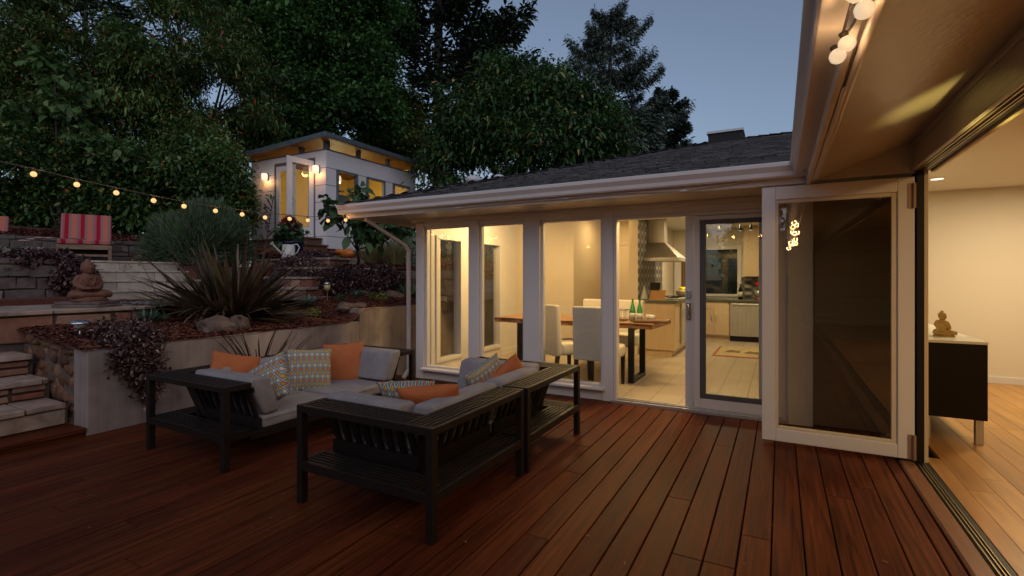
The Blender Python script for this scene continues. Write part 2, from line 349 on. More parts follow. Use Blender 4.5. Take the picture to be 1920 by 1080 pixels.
def splash_mat():
    m = mat('relief_tile', (.1, .1, .1), rough=.3); nt = m.node_tree; n, l = nt.nodes, nt.links
    tc = n.new("ShaderNodeTexCoord"); sp = n.new("ShaderNodeSeparateXYZ"); l.new(tc.outputs['Object'], sp.inputs[0])
    def math_(op, a, b=None):
        q = n.new("ShaderNodeMath"); q.operation = op
        for i, x in enumerate((a, b)):
            if x is None: continue
            if isinstance(x, (int, float)): q.inputs[i].default_value = x
            else: l.new(x, q.inputs[i])
        return q.outputs[0]
    s1 = math_('SINE', math_('MULTIPLY', sp.outputs[1], 26)); s2 = math_('SINE', math_('MULTIPLY', sp.outputs[2], 42))
    s3 = math_('SINE', math_('MULTIPLY', sp.outputs[0], 26))
    v = math_('MULTIPLY', math_('ADD', s1, s3), s2)
    rp = ramp(nt, [(.2, (.04, .04, .045)), (.5, (.13, .125, .12)), (.85, (.40, .38, .34))])
    l.new(math_('ADD', math_('MULTIPLY', v, .4), .5), rp.inputs[0]); l.new(rp.outputs[0], n["Principled BSDF"].inputs['Base Color'])
    return m
M['splash'] = splash_mat()
def lattice_mat():
    m = mat('lattice_cloth', (.5, .5, .5), rough=.85, spec=.2); nt = m.node_tree; n, l = nt.nodes, nt.links
    tc = n.new("ShaderNodeUVMap"); sp = n.new("ShaderNodeSeparateXYZ"); l.new(tc.outputs[0], sp.inputs[0])
    def mt(op, a, b=None):
        q = n.new("ShaderNodeMath"); q.operation = op
        for i, x in enumerate((a, b)):
            if x is None: continue
            if isinstance(x, (int, float)): q.inputs[i].default_value = x
            else: l.new(x, q.inputs[i])
        return q.outputs[0]
    N1, N2 = 8.5, 6.0
    p = mt('ADD', mt('MULTIPLY', sp.outputs[0], N1), mt('MULTIPLY', sp.outputs[1], N2)); q = mt('SUBTRACT', mt('MULTIPLY', sp.outputs[0], N1), mt('MULTIPLY', sp.outputs[1], N2))
    fp, fq = mt('FLOOR', p), mt('FLOOR', q)
    d = mt('MAXIMUM', mt('ABSOLUTE', mt('SUBTRACT', mt('SUBTRACT', p, fp), .5)), mt('ABSOLUTE', mt('SUBTRACT', mt('SUBTRACT', q, fq), .5)))
    par = mt('MODULO', mt('ADD', mt('ADD', fp, mt('MULTIPLY', fq, 2)), 300), 3)
    inner = ramp(nt, [(0, (.62, .17, .03)), (.33, (.60, .54, .46)), (.66, (.58, .33, .04))]); inner.color_ramp.interpolation = 'CONSTANT'
    l.new(mt('DIVIDE', par, 3), inner.inputs[0])
    ring = ramp(nt, [(0, (.015, .07, .10)), (.33, (.02, .11, .14)), (.66, (.03, .09, .12))]); ring.color_ramp.interpolation = 'CONSTANT'
    sel = ramp(nt, [(0, (0, 0, 0)), (.27, (1, 1, 1))]); sel.color_ramp.interpolation = 'CONSTANT'; l.new(d, sel.inputs[0])
    sel2 = ramp(nt, [(0, (0, 0, 0)), (.39, (1, 1, 1))]); sel2.color_ramp.interpolation = 'CONSTANT'; l.new(d, sel2.inputs[0])
    m1 = n.new("ShaderNodeMix"); m1.data_type = 'RGBA'; l.new(sel.outputs[0], m1.inputs[0]); l.new(inner.outputs[0], m1.inputs[6]); l.new(ring.outputs[0], m1.inputs[7])
    m2 = n.new("ShaderNodeMix"); m2.data_type = 'RGBA'; l.new(sel2.outputs[0], m2.inputs[0]); l.new(m1.outputs[2], m2.inputs[6]); m2.inputs[7].default_value = (.35, .37, .355, 1)
    l.new(m2.outputs[2], n["Principled BSDF"].inputs['Base Color']); return m
M['lattice'] = lattice_mat()
def stripe_mat():
    m = mat('striped_canvas', (.5, .1, .1), rough=.8, spec=.2); nt = m.node_tree; n, l = nt.nodes, nt.links
    tc = n.new("ShaderNodeTexCoord"); sp = n.new("ShaderNodeSeparateXYZ"); l.new(tc.outputs['Object'], sp.inputs[0])
    q = n.new("ShaderNodeMath"); q.operation = 'MULTIPLY_ADD'; q.inputs[1].default_value = 4.6; q.inputs[2].default_value = 20.36; l.new(sp.outputs[0], q.inputs[0])
    f = n.new("ShaderNodeMath"); f.operation = 'FRACT'; l.new(q.outputs[0], f.inputs[0])
    r_, o_, g_, p_ = (.30, .008, .025), (.50, .145, .10), (.21, .19, .19), (.40, .085, .085)
    rp = ramp(nt, [(0, r_), (.24, p_), (.30, g_), (.36, p_), (.39, g_), (.43, o_), (.72, g_), (.77, p_), (.81, g_), (.87, p_), (.93, p_)])
    rp.color_ramp.interpolation = 'CONSTANT'; l.new(f.outputs[0], rp.inputs[0]); l.new(rp.outputs[0], n["Principled BSDF"].inputs['Base Color']); return m
M['stripe'] = stripe_mat()
# leaf materials (albedo)
M['lf_laurel'] = islandmat('laurel_leaves', [(0, (0.032, 0.081, 0.022)), (.5, (0.054, 0.128, 0.032)), (.85, (0.091, 0.165, 0.041)), (.97, (0.146, 0.177, 0.049)), (1, (0.366, 0.134, 0.037))], .42, .45, trans=.15, drift=.9)
M['lf_loquat'] = islandmat('loquat_leaves', [(0, (0.037, 0.090, 0.024)), (.5, (0.071, 0.137, 0.032)), (.8, (0.128, 0.177, 0.046)), (.96, (0.207, 0.226, 0.079)), (.994, (0.415, 0.049, 0.037)), (1, (0.415, 0.085, 0.037))], .42, .45, trans=.15, drift=.8)
M['lf_maple'] = islandmat('sweetgum_leaves', [(0, (0.029, 0.085, 0.024)), (.5, (0.049, 0.132, 0.032)), (1, (0.085, 0.183, 0.046))], .5, .3, trans=.25, drift=.6)
M['lf_magn'] = islandmat('magnolia_leaves', [(0, (0.024, 0.068, 0.024)), (.5, (0.041, 0.100, 0.030)), (.9, (0.085, 0.159, 0.041)), (.965, (0.146, 0.195, 0.049)), (.985, (0.420, 0.244, 0.073)), (1, (0.420, 0.329, 0.098))], .38, .4, trans=.12, drift=.8)
M['lf_cyp'] = islandmat('cypress_leaves', [(0, (.022, .040, .024)), (.6, (.036, .062, .034)), (1, (.055, .085, .044))], .7, .3, drift=.4)
M['lf_spruce'] = islandmat('spruce_needles', [(0, (.06, .085, .072)), (.6, (.09, .125, .10)), (1, (.13, .165, .13))], .7, .3, drift=.4)
M['lf_yellow'] = islandmat('yellowgreen_leaves', [(0, (.075, .11, .026)), (.6, (.12, .16, .036)), (1, (.18, .21, .055))], .5, .35, trans=.2, drift=.6)
M['lf_vine'] = islandmat('vine_leaves', [(0, (.055, .12, .04)), (.6, (.085, .165, .05)), (1, (.13, .21, .065))], .5, .35, trans=.25, drift=1.5)
M['lf_fig'] = islandmat('fig_leaves', [(0, (.034, .085, .034)), (.6, (.055, .12, .045)), (1, (.09, .16, .06))], .5, .35, trans=.2, drift=2)
M['lf_purple'] = islandmat('purple_leaves', [(0, (.030, .014, .018)), (.5, (.070, .032, .036)), (.85, (.13, .068, .066)), (1, (.34, .22, .21))], .45, .5)
M['lf_lav'] = islandmat('lavender_stems', [(0, (.06, .105, .05)), (.5, (.10, .16, .075)), (.85, (.14, .205, .105)), (1, (.20, .18, .20))], .8, .2, trans=.15, drift=1.5, dr=(.75, 1.25))
M['lf_phorm'] = islandmat('flax_blades', [(0, (.040, .028, .018)), (.3, (.085, .065, .034)), (.6, (.13, .105, .048)), (.85, (.085, .048, .034)), (1, (.20, .16, .085))], .38, .45, grain=(60, 60, 3), gs=.35, trans=.1)
M['lf_burg'] = islandmat('burgundy_blades', [(0, (.014, .005, .006)), (.6, (.026, .009, .010)), (1, (.042, .016, .015))], .45, .3)
M['lf_succ'] = islandmat('succulent_leaves', [(0, (.05, .10, .075)), (.6, (.08, .15, .11)), (1, (.12, .19, .13))], .5, .4)
M['lf_lime'] = islandmat('lime_leaves', [(0, (.12, .15, .02)), (1, (.24, .26, .05))], .5, .4)
M['lf_grass'] = islandmat('dry_grass', [(0, (0.213, 0.181, 0.075)), (.6, (0.340, 0.297, 0.128)), (1, (0.213, 0.255, 0.095))], .7, .2, trans=.2)
M['lf_silver'] = islandmat('silver_leaves', [(0, (0.191, 0.255, 0.191)), (1, (0.361, 0.420, 0.319))], .6, .3, trans=.15)
M['pet_red'] = islandmat('red_petals', [(0, (.20, .01, .03)), (1, (.34, .03, .07))], .6, .3, trans=.2)
M['pet_pink'] = islandmat('pale_flower_heads', [(0, (.34, .22, .20)), (1, (.48, .36, .32))], .8, .2)

# ------------------------------------------------------------------ ground, deck, terraces
MBg = MB().box(-300, 300, -300, 300, -.62, -.6); MBg.build('ground', M['soil'], kind='structure')
MB().box(-5.25, .86, -6, 5.4, -.24, -.22).build('deck_underside', M['dark'], kind='structure')
mb = MB(); rr = random.Random(3); pitch = .1444; x = -.0403 + 5 * pitch
while x > -5.32:
    x0, x1 = x + .0034, min(x + pitch - .0034, .752); y = -5.5 + rr.random() * 2.5
    ys = [-6.0]
    while y < 5.0: ys.append(y); y += rr.choice((1.8, 2.4, 3.0, 3.6, 4.2))
    ys.append(5.30)
    for a, b in zip(ys[:-1], ys[1:]):
        if x1 - x0 > .02: mb.box(x0, x1, a + .0015, b - .0015, -.028, rr.uniform(-.0012, .0008))
    x -= pitch
mb.build('deck', M['deck'], bevel=.0035, kind='structure', seg=1)
mb = MB(); mb.prism([(.765, -6, -.02), (.765, -6, .0), (.775, -6, .012), (.852, -6, .016), (.852, -6, -.02)], (0, 10.58, 0))
tag(mb.build('threshold_board', M['sillwood'], bevel=.002), 'reddish wooden threshold board along the folding door track', 'threshold')
sm = lambda a, b, x: (lambda t: t * t * (3 - 2 * t))(min(1, max(0, (x - a) / (b - a))))
from mathutils import noise as MN
def bedz(x, y):
    z = .735 + .09 * (-5.3 - x) + .17 * sm(4.9, 5.3, y) * (1 - sm(6.3, 7.2, -x)) + .04 * max(0, y - 5.3)
    if x < -6.7: z = min(z, 1.0)
    return z + .018 * MN.noise((x * 3, y * 3, 0)) + .008 * MN.noise((x * 9, y * 9, 2))
def hillz(x, y):
    if y > 6.9: z = 1.46 + .10 * (-6.3 - x) + .03 * (y - 6.9); z = min(z, 2.0 + .03 * max(0, -x - 14) + .05 * max(0, y - 14))
    else: z = 2.03 + .11 * (-11.1 - x)
    return z + .03 * MN.noise((x * 1.5, y * 1.5, 5)) + .012 * MN.noise((x * 6, y * 6, 2))
mb = MB(); mb.grid(70, 100, lambda u, v: (-8.9 + 3.69 * u, 1.96 + 5.1 * v, bedz(-8.9 + 3.69 * u, 1.96 + 5.1 * v)))
mb.build('mulch_bed', M['mulch'], smooth=True, kind='structure')
mb = MB(); mb.grid(90, 70, lambda u, v: (-40 + 35.6 * u, 6.98 + 40 * v * v, hillz(-40 + 35.6 * u, 6.98 + 40 * v * v)))
mb.grid(50, 60, lambda u, v: (-40 + 28.9 * u, -14 + 21 * v, hillz(-40 + 28.9 * u, min(-14 + 21 * v, 6.8)) if v < .999 else 1.9 + .1 * (-11 + 40 - 28.9 * u)))
mb.build('hillside', M['mulch'], smooth=True, kind='structure')
MB().box(-11.5, -11.12, -14, 7.05, .8, 2.0).box(-11.15, -9.66, -8, 5.0, 1.2, 1.60).box(-8.62, -7.95, -4, 3.12, .9, 1.09).box(-11.15, -9.0, 5.0, 6.98, .9, 1.55).build('patio', M['mulch'], kind='structure')
# loose bark chips over the beds
def scatter_chips(name, fn, areas, n, L=(.03, .075), W=(.008, .02), m='chips', lift=.004, kind='stuff', tilt=.35):
    out = []
    for (x0, x1, y0, y1), k in zip(areas, n):
        X = RNG.uniform(x0, x1, k); Y = RNG.uniform(y0, y1, k); Z = np.array([fn(a, b) for a, b in zip(X, Y)]) + lift + RNG.uniform(0, .012, k)
        P = np.stack([X, Y, Z], 1); th = RNG.uniform(0, 2 * np.pi, k); ti = RNG.uniform(-tilt, tilt, k)
        D = np.stack([np.cos(th) * np.cos(ti), np.sin(th) * np.cos(ti), np.sin(ti)], 1); Sd = np.stack([-np.sin(th), np.cos(th), RNG.uniform(-tilt, tilt, k)], 1)
        l = RNG.uniform(*L, k)[:, None]; w = RNG.uniform(*W, k)[:, None]
        out.append(np.stack([P - D * l / 2 - Sd * w / 2, P + D * l / 2 - Sd * w / 2 * .6, P + D * l / 2 + Sd * w / 2, P - D * l / 2 + Sd * w / 2 * .7], 1))
    o = nmesh(name, np.concatenate(out), 4, M[m]); o['kind'] = kind; return o
tag(scatter_chips('bark_mulch', bedz, [(-6.56, -5.24, 1.98, 4.5), (-8.6, -5.24, 3.1, 7.0)], (26000, 26000)), 'reddish brown bark mulch covering the planting bed behind the concrete wall', 'mulch')
tag(scatter_chips('leaf_litter', hillz, [(-14.5, -11.12, -2, 6.6), (-13, -4.6, 7.0, 10.5)], (14000, 16000), (.04, .11), (.015, .04)), 'bark and fallen leaves littering the upper slope under the hedge', 'mulch')
pathz = lambda x, y: .985 + .02 * MN.noise((x * 2, y * 2, 1))
mb = MB(); mb.grid(20, 30, lambda u, v: (-8.62 + (2.0 - .5 * v) * u, 3.05 + 3.0 * v, pathz(0, 0) + .01)); mb.build('gravel_path', M['mortar'], kind='structure')
k = 9000; X = RNG.uniform(-8.6, -6.5, k); Y = RNG.uniform(3.02, 6.2, k); rz = RNG.uniform(.008, .028, k)
P = np.stack([X, Y, np.full(k, 1.0)], 1); V = []
for i in range(4):
    a = i * np.pi / 2 + RNG.uniform(-.4, .4, k); V.append(P + np.stack([np.cos(a) * rz, np.sin(a) * rz, RNG.uniform(0, .014, k)], 1))
o = nmesh('gravel', np.stack(V, 1), 4, M['gravel']); o['kind'] = 'stuff'; tag(o, 'pale grey gravel on the path below the limestone steps', 'gravel')

tag(scatter_chips('deck_litter', lambda x, y: .0015, [(-5.1, .6, .4, 5.1)], (170,), (.008, .028), (.003, .009), 'litter', .001, 'stuff', .2), 'tiny dry leaf scraps scattered on the deck boards', 'leaf litter')
# ------------------------------------------------------------------ stone work
def stone_row(mb, x0, x1, z0, z1, place, rr, wmin, wmax, gap=.008, jit=.006, dep=.2):
    "row of jittered stones between x0..x1, z0..z1; place(s, t, out) maps into the world"
    s = x0
    while s < x1 - .02:
        e = min(x1, s + rr.uniform(wmin, wmax))
        if x1 - e < wmin * .5: e = x1
        o = rr.uniform(0, jit * 2.5); J = lambda: rr.uniform(-jit, jit)
        pts = []
        for out in (o, -dep):
            for (a, b) in ((s + gap / 2, z0 + gap / 2), (e - gap / 2, z0 + gap / 2), (e - gap / 2, z1 - gap / 2), (s + gap / 2, z1 - gap / 2)):
                pts.append(place(a + J(), b + J(), out + J()))
        mb.add(pts, [(0, 1, 2, 3), (7, 6, 5, 4), (0, 4, 5, 1), (1, 5, 6, 2), (2, 6, 7, 3), (3, 7, 4, 0)])
        s = e
def stone_wall(mb, x0, x1, z0, z1, place, seed, hmin=.07, hmax=.15, wmin=.12, wmax=.42, **k):
    rr = random.Random(seed); z = z0
    while z < z1 - .01:
        e = min(z1, z + rr.uniform(hmin, hmax))
        if z1 - e < hmin * .6: e = z1
        stone_row(mb, x0 , x1, z, e, place, rr, wmin, wmax, **k); z = e
# concrete retaining wall
mb = MB(); mb.box(-5.47, -5.22, 2.0, 5.13, -.6, .73).box(-5.47, -5.222, 5.13, 10, -.6, .91)
tag(mb.build('concrete_wall', M['concrete'], bevel=.012), 'grey brown concrete retaining wall with a raised far end, holding the mulch bed', 'retaining wall')
# flagstone landing with facing stones
t = thing('flagstone_landing', 'low terrace of pale flagstones with pink and rust facing stones, carrying the seated statue', 'terrace', (-6.6, 2.0, .7))
MB().box(-8.6, -6.615, -1.6, 3.12, .35, .975).build('core', M['mortar'], t)
mb = MB(); rr = random.Random(5)
stone_row(mb, .15, 1.2, .66, .97, lambda s, z, o: (-6.60 + o, s, z), rr, .4, .6, gap=.03, jit=.012)
stone_row(mb, 1.2, 2.25, .69, .97, lambda s, z, o: (-6.60 + o, s, z), rr, .42, .52, gap=.035, jit=.014)
stone_row(mb, 2.25, 2.75, .84, .97, lambda s, z, o: (-6.60 + o, s, z), rr, .45, .5, gap=.03, jit=.01)
stone_row(mb, 2.25, 2.75, .70, .84, lambda s, z, o: (-6.60 + o, s, z), rr, .24, .3, gap=.03, jit=.01)
stone_row(mb, 2.75, 3.12, .72, .97, lambda s, z, o: (-6.60 + o, s, z), rr, .15, .2, gap=.035, jit=.022)
stone_row(mb, .15, 1.95, .36, .66, lambda s, z, o: (-6.60 + o, s, z), rr, .14, .4, gap=.03, jit=.014)
mb.build('facing_stone', M['facing'], t, bevel=.010)
mb = MB(); rr = random.Random(8)
y = -1.5
while y < 3.1:
    e = min(3.13, y + rr.uniform(.35, .8)); xx = -6.55 + rr.uniform(-.015, .015)
    while xx > -8.5:
        xe = xx - rr.uniform(.4, .75); J = lambda: rr.uniform(-.02, .02)
        top = [(xx + J(), y + .01 + J() * .4, 1.02), (xx + J(), e - .01 + J() * .4, 1.02), (xe + .02, e - .01 + J() * .4, 1.02), (xe + .02, y + .01, 1.02)]
        mb.prism(top, (0, 0, -.042)); xx = xe
    y = e
mb.build('paving_slab', M['flag'], t, bevel=.008)
# stone stairs
t = thing('stone_stairs', 'rustic stone stairs with pale treads beside the concrete wall end', 'stairs', (-5.6, 1, 0))
MB().box(-7, -5.53, -6, 1.98, -.5, .22).box(-7, -5.9, -6, 1.98, .2, .40).box(-7, -6.26, -6, 1.98, .38, .585).build('core', M['mortar'], t)
mb = MB(); rr = random.Random(12)
stone_row(mb, -3, 1.97, .07, .215, lambda s, z, o: (-5.50 + o, s, z), rr, .45, .75, gap=.02, jit=.008)
mb.build('lower_riser', M['flag'], t, bevel=.006)
mb = MB()
for xr, z0, z1 in ((-5.87, .265, .395), (-6.23, .445, .585)):
    stone_row(mb, -3, 1.95, z0, (z0 + z1) / 2, lambda s, z, o: (xr + o, s, z), rr, .16, .34, gap=.024, jit=.006)
    stone_row(mb, -3, 1.95, (z0 + z1) / 2, z1, lambda s, z, o: (xr + o, s, z), rr, .2, .4, gap=.024, jit=.006)
mb.build('riser', M['facing'], t, bevel=.007)
mb = MB()
for xr, zt in ((-5.47, .262), (-5.83, .442), (-6.19, .632)):
    s = -3.0
    while s < 1.95:
        e = min(1.96, s + rr.uniform(.5, .95)); J = lambda: rr.uniform(-.014, .014)
        mb.prism([(xr + J(), s + .006, zt), (xr + J(), (s + e) / 2, zt + J() * .3), (xr + J(), e - .006, zt), (xr - .42, e - .006, zt), (xr - .42, s + .006, zt)], (0, 0, -.046)); s = e
mb.build('tread', M['flag'], t, bevel=.009)
# rough stone flank between stairs and bed
mb = MB(); rr = random.Random(21)
mb.box(-6.58, -5.5, 2.015, 2.18, -.3, .70)
core = tag(mb.build('rough_stone_wall', M['mortar']), 'rough brown rubble stone wall flanking the stairs beside the concrete wall end', 'stone wall')
mb = MB()
def cobble(c, r, sc, seed):
    b = MB(); b.ball((0, 0, 0), 1, 10, 7); out = []
    m = Euler((rr.uniform(-.3, .3), rr.uniform(-.2, .2), rr.uniform(-.3, .3))).to_matrix()
    for p in b.v:
        p = Vector(p); k = 1 + .35 * MN.noise(p * 1.3 + Vector((seed, 0, 0))); q = Vector((p.x * sc[0], p.y * sc[1], p.z * sc[2])) * r * k
        out.append(m @ q + Vector(c))
    mb.add(out, b.f)
for i in range(74):
    cx_, cz_ = -6.52 + (i % 12) * .088 + rr.uniform(-.03, .03), .06 + (i // 12) * .115 + rr.uniform(-.03, .03)
    if cz_ < (-5.5 - cx_) * .5 - .12: continue
    cobble((cx_, 2.035 + rr.uniform(-.015, .015), cz_), rr.uniform(.055, .085), (1.15, .5, 1), i)
for i in range(30):
    f = rr.random(); cobble((-6.5 + f * 1.0, 2.05 + rr.uniform(0, .13), .685 + .07 * (1 - f)), rr.uniform(.08, .13), (1.1, .8, .3), 100 + i)
mb.build('rubble_stone', M['rough'], core, smooth=True)
# wooden bottom step
t = thing('wooden_step', 'red brown wooden step at the foot of the stone stairs', 'step', (-5.3, 1, 0))
mb = MB(); mb.box(-5.53, -5.37, -4, 1.985, .035, .068).box(-5.365, -5.21, -4, 1.995, .035, .07); mb.build('tread', M['deck'], t, bevel=.004)
MB().box(-5.50, -5.235, -4, 1.98, -.02, .034).build('riser', M['deck'], t)
# limestone steps up to the patio
t = thing('limestone_steps', 'four pale limestone garden steps below the striped lounge chair', 'steps', (-9, 3.5, 1))
mb = MB(); mt = MB(); rr = random.Random(31)
for i in range(4):
    xr = -8.58 - .33 * i; z0 = 1.0 + .155 * i
    mb.box(-9.62, xr - .05, 3.15, 5.0, z0 - .15, z0 + .12)
    stone_row(mb, 3.15, 5.0, z0 - .02, z0 + .125, lambda s, z, o: (xr + o, s, z), rr, .35, .75, gap=.006, jit=.003, dep=.1)
    s = 3.13
    while s < 5.02:
        e = min(5.03, s + rr.uniform(.6, 1.1)); mt.box(xr - .36, xr + .025, s + .003, e - .003, z0 + .126, z0 + .155); s = e
mb.build('riser', M['lime'], t, bevel=.004); mt.build('tread', M['lime'], t, bevel=.005)
# dry stone walls
def drywall(label, x0, x1, z0, z1, place, seed, **k):
    mb = MB(); stone_wall(mb, x0, x1, z0, z1, place, seed, gap=.012, jit=.012, **k)
    dk = k.get('dep', .2); mb.add([place(a, b, c) for a in (x0 + .02, x1 - .02) for b in (z0, z1 - .03) for c in (-.035, -dk)], [(0, 1, 3, 2), (4, 6, 7, 5), (0, 4, 5, 1), (2, 3, 7, 6), (0, 2, 6, 4), (1, 5, 7, 3)])
    return tag(mb.build('dry_stone_wall', M['dry'], bevel=.008), label, 'stone wall')
drywall('long dry stone wall behind the striped lounge chair', -3, 5.3, 1.55, 2.04, lambda s, z, o: (-10.95 + o, s, z), 41, dep=.25)
drywall('dry stone wall behind the seated statue with a purple shrub spilling over it', -3, 3.12, 1.05, 1.60, lambda s, z, o: (-8.56 + o, s, z), 42, dep=.9, hmin=.09, hmax=.18)
drywall('dry stone wall by the white house corner, overgrown with purple shrubs', -8.0, -4.6, .93, 1.47, lambda s, z, o: (s, 7.0 - o, z), 43, dep=.3, hmin=.10, hmax=.18)
# second stone stair towards the studio
t = thing('path_stairs', 'narrow stone stairs with rust risers behind the big flax, leading to the studio', 'stairs', (-8.3, 6.4, 1))
mb = MB(); mt = MB(); rr = random.Random(44)
for i in range(4):
    y0 = 5.95 + .3 * i; z0 = .98 + .19 * i; xe = -7.45 - .1 * i
    mb.box(-10.2, xe - .03, y0 + .06, 7.3, z0 - .2, z0 + .14)
    stone_row(mb, -10.2, xe, z0 - .01, z0 + .145, lambda s, z, o: (s, y0 - o, z), rr, .2, .45, gap=.018, jit=.006, dep=.1)
    s = -10.2
    while s < xe:
        e = min(xe + .02, s + rr.uniform(.4, .8)); mt.box(s + .004, e - .004, y0 - .03, y0 + .34 if i < 3 else 7.5, z0 + .146, z0 + .19); s = e
mb.build('riser', M['facing'], t, bevel=.006); mt.build('tread', M['flag'], t, bevel=.006)
# boulders
def boulder(loc, r, sc, seed, label, rz=0):
    rr = random.Random(seed); bm = bmesh.new(); bmesh.ops.create_icosphere(bm, subdivisions=4, radius=1)
    for v in bm.verts:
        p = v.co.copy(); k = 1 + .28 * MN.noise(p * 1.1 + Vector((seed, 0, 0))) + .12 * MN.noise(p * 2.6 + Vector((0, seed, 0))) + .05 * MN.noise(p * 7)
        v.co = Vector((p.x * sc[0], p.y * sc[1], p.z * sc[2])) * r * k
    me = bpy.data.meshes.new('boulder'); bm.to_mesh(me); bm.free(); me.materials.append(M['boulder'])
    o = bpy.data.objects.new('boulder', me); col.objects.link(o); o.location = loc; o.rotation_euler = (0, 0, rz)
    return tag(o, label, 'boulder')
boulder((-5.56, 3.32, .79), .185, (1, 1, .72), 3, 'big brown boulder on the mulch in front of the large flax', 1.2)
boulder((-5.60, 3.60, .78), .14, (1, .9, .9), 9, 'reddish boulder with a pale chip, leaning against the big brown boulder')
q = bedz(-5.5, 5.2)
boulder((-5.52, 5.16, q + .02), .13, (1.2, 1, .55), 12, 'pale flat rock where the concrete wall steps up')
boulder((-5.47, 5.36, q + .02), .12, (1.1, .9, .5), 15, 'small pale rock beside the flat rock on the raised concrete wall')
p = atY(637, 500, 7.5); boulder((p.x, p.y, 1.52), .26, (1, .8, 1.0), 21, 'grey pointed boulder above the purple shrubs, left of the pale one')
p = atY(665, 500, 7.5); boulder((p.x, p.y, 1.53), .23, (1, .8, .95), 24, 'pale ribbed boulder at the foot of the fig tree')
for i, (uu, vv) in enumerate(((655, 558), (690, 552), (735, 552))):
    p = atY(uu, vv, 6.6); boulder((p.x, p.y, bedz(p.x, p.y) + .03), .15, (1.5, .8, .5), 30 + i, ['flat grey rock edging the bed left of the small rosette', 'flat grey rock edging the bed under the purple shrubs', 'flat grey rock edging the bed near the white downspout'][i])

# ------------------------------------------------------------------ house: sunroom wing and right wing
FY = 5.26            # outer face of the glazed front
house = thing('house', 'low white house with a glazed sunroom front, dark shingle roof and folding glass doors', 'house', (-2, 7, 0))
mb = MB()
posts = [(-4.32, -4.19), (-3.47, -3.33), (-2.69, -2.48), (-1.72, -1.60)]
for a, b in posts: mb.box(a, b, FY, FY + .13, 0, 2.12)
mb.box(-4.19, -1.72, FY + .015, FY + .12, 0, .135)                     # plinth under the fixed panes
for (a, b) in ((-4.19, -3.47), (-3.33, -2.69), (-2.48, -1.72)): mb.box(a, b, FY + .012, FY + .12, 2.02, 2.12)
mb.box(-1.60, .10, FY + .01, FY + .12, 2.012, 2.12)
mb.box(.06, .26, FY - .02, FY + .13, 0, 2.12)                          # trim post right of the slider
mb.build('window_wall', M['white'], house, bevel=.004)
mb = MB(); mb.box(-4.36, .26, FY - .045, FY, 2.075, 2.122); mb.build('head_trim', M['white'], house, bevel=.003)
for i, (a, b) in enumerate(((-4.19, -3.47), (-3.33, -2.69), (-2.48, -1.72))):
    f = MB()
    for x0, x1, z0, z1 in ((a, a + .03, .15, 2.02), (b - .03, b, .15, 2.02), (a + .03, b - .03, .15, .175), (a + .03, b - .03, 1.995, 2.02)):
        f.box(x0, x1, FY + .035, FY + .10, z0, z1)
    w = f.build('window', M['white'], house, bevel=.003)
    MB().box(a + .03, b - .03, FY + .06, FY + .066, .175, 1.995).build('pane', M['glass'], w)
    MB().box(a - (.03 if i else .02), b + .03, FY - .06, FY + .03, .118, .15).build('sill', M['whitegloss'], w, bevel=.008)
# sliding door
sl = MB(); sl.box(-1.598, -1.565, FY + .01, FY + .12, .02, 2.01).box(.02, .058, FY + .01, FY + .12, .02, 2.01).box(-1.565, .02, FY + .01, FY + .12, 1.975, 2.01)
sl = sl.build('sliding_door', M['white'], house, bevel=.003)
MB().box(-1.6, .06, FY - .03, FY + .12, -.01, .03).box(-1.56, .02, FY + .0, FY + .012, .03, .045).box(-1.56, .02, FY + .05, FY + .06, .03, .045).build('track', M['steel'], sl, bevel=.002)
def sash(name, x0, x1, y, fr, mt, z0=.045, z1=1.97, bot=.10, g=None):
    f = MB(); f.box(x0, x0 + fr, y, y + .035, z0, z1).box(x1 - fr, x1, y, y + .035, z0, z1).box(x0 + fr, x1 - fr, y + .001, y + .034, z0, z0 + bot).box(x0 + fr, x1 - fr, y + .001, y + .034, z1 - fr * .8, z1)
    o = f.build(name, mt, sl, bevel=.003)
    if g: MB().box(x0 + fr, x1 - fr, y + .015, y + .02, z0 + bot, z1 - fr * .8).build('pane', M[g], o)
    return o
sash('fixed_sash', -.765, .02, FY + .012, .052, M['white'], bot=.095, g='glassd')
o = sash('screen_frame', -.712, -.033, FY + .012 + .004, .055, M['grey'], z0=.142, z1=1.927, bot=.05)
o = sash('moving_sash', -.86, -.10, FY + .062, .085, M['white'], bot=.10, g='glass')
h = MB(); h.box(-.845, -.80, FY + .045, FY + .062, .92, 1.10).box(-.845, -.80, FY + .045, FY + .062, 1.14, 1.22)
h.tube([(-.822, FY + .045, .94), (-.822, FY + .015, .96), (-.822, FY + .012, 1.01), (-.822, FY + .015, 1.06), (-.822, FY + .045, 1.08)], .008)
h.build('handle', M['chrome'], sl, bevel=.003)
# brown lap siding behind the folding door
mb = MB()
for i in range(11):
    z = .02 + i * .195
    mb.box(.262, .862, FY - .004, FY + .02, z, z + .1925)
mb.build('board_siding', M['siding'], house)
MB().box(.262, .862, FY + .021, FY + .03, 0, 2.12).build('siding_backing', M['dark'], house)
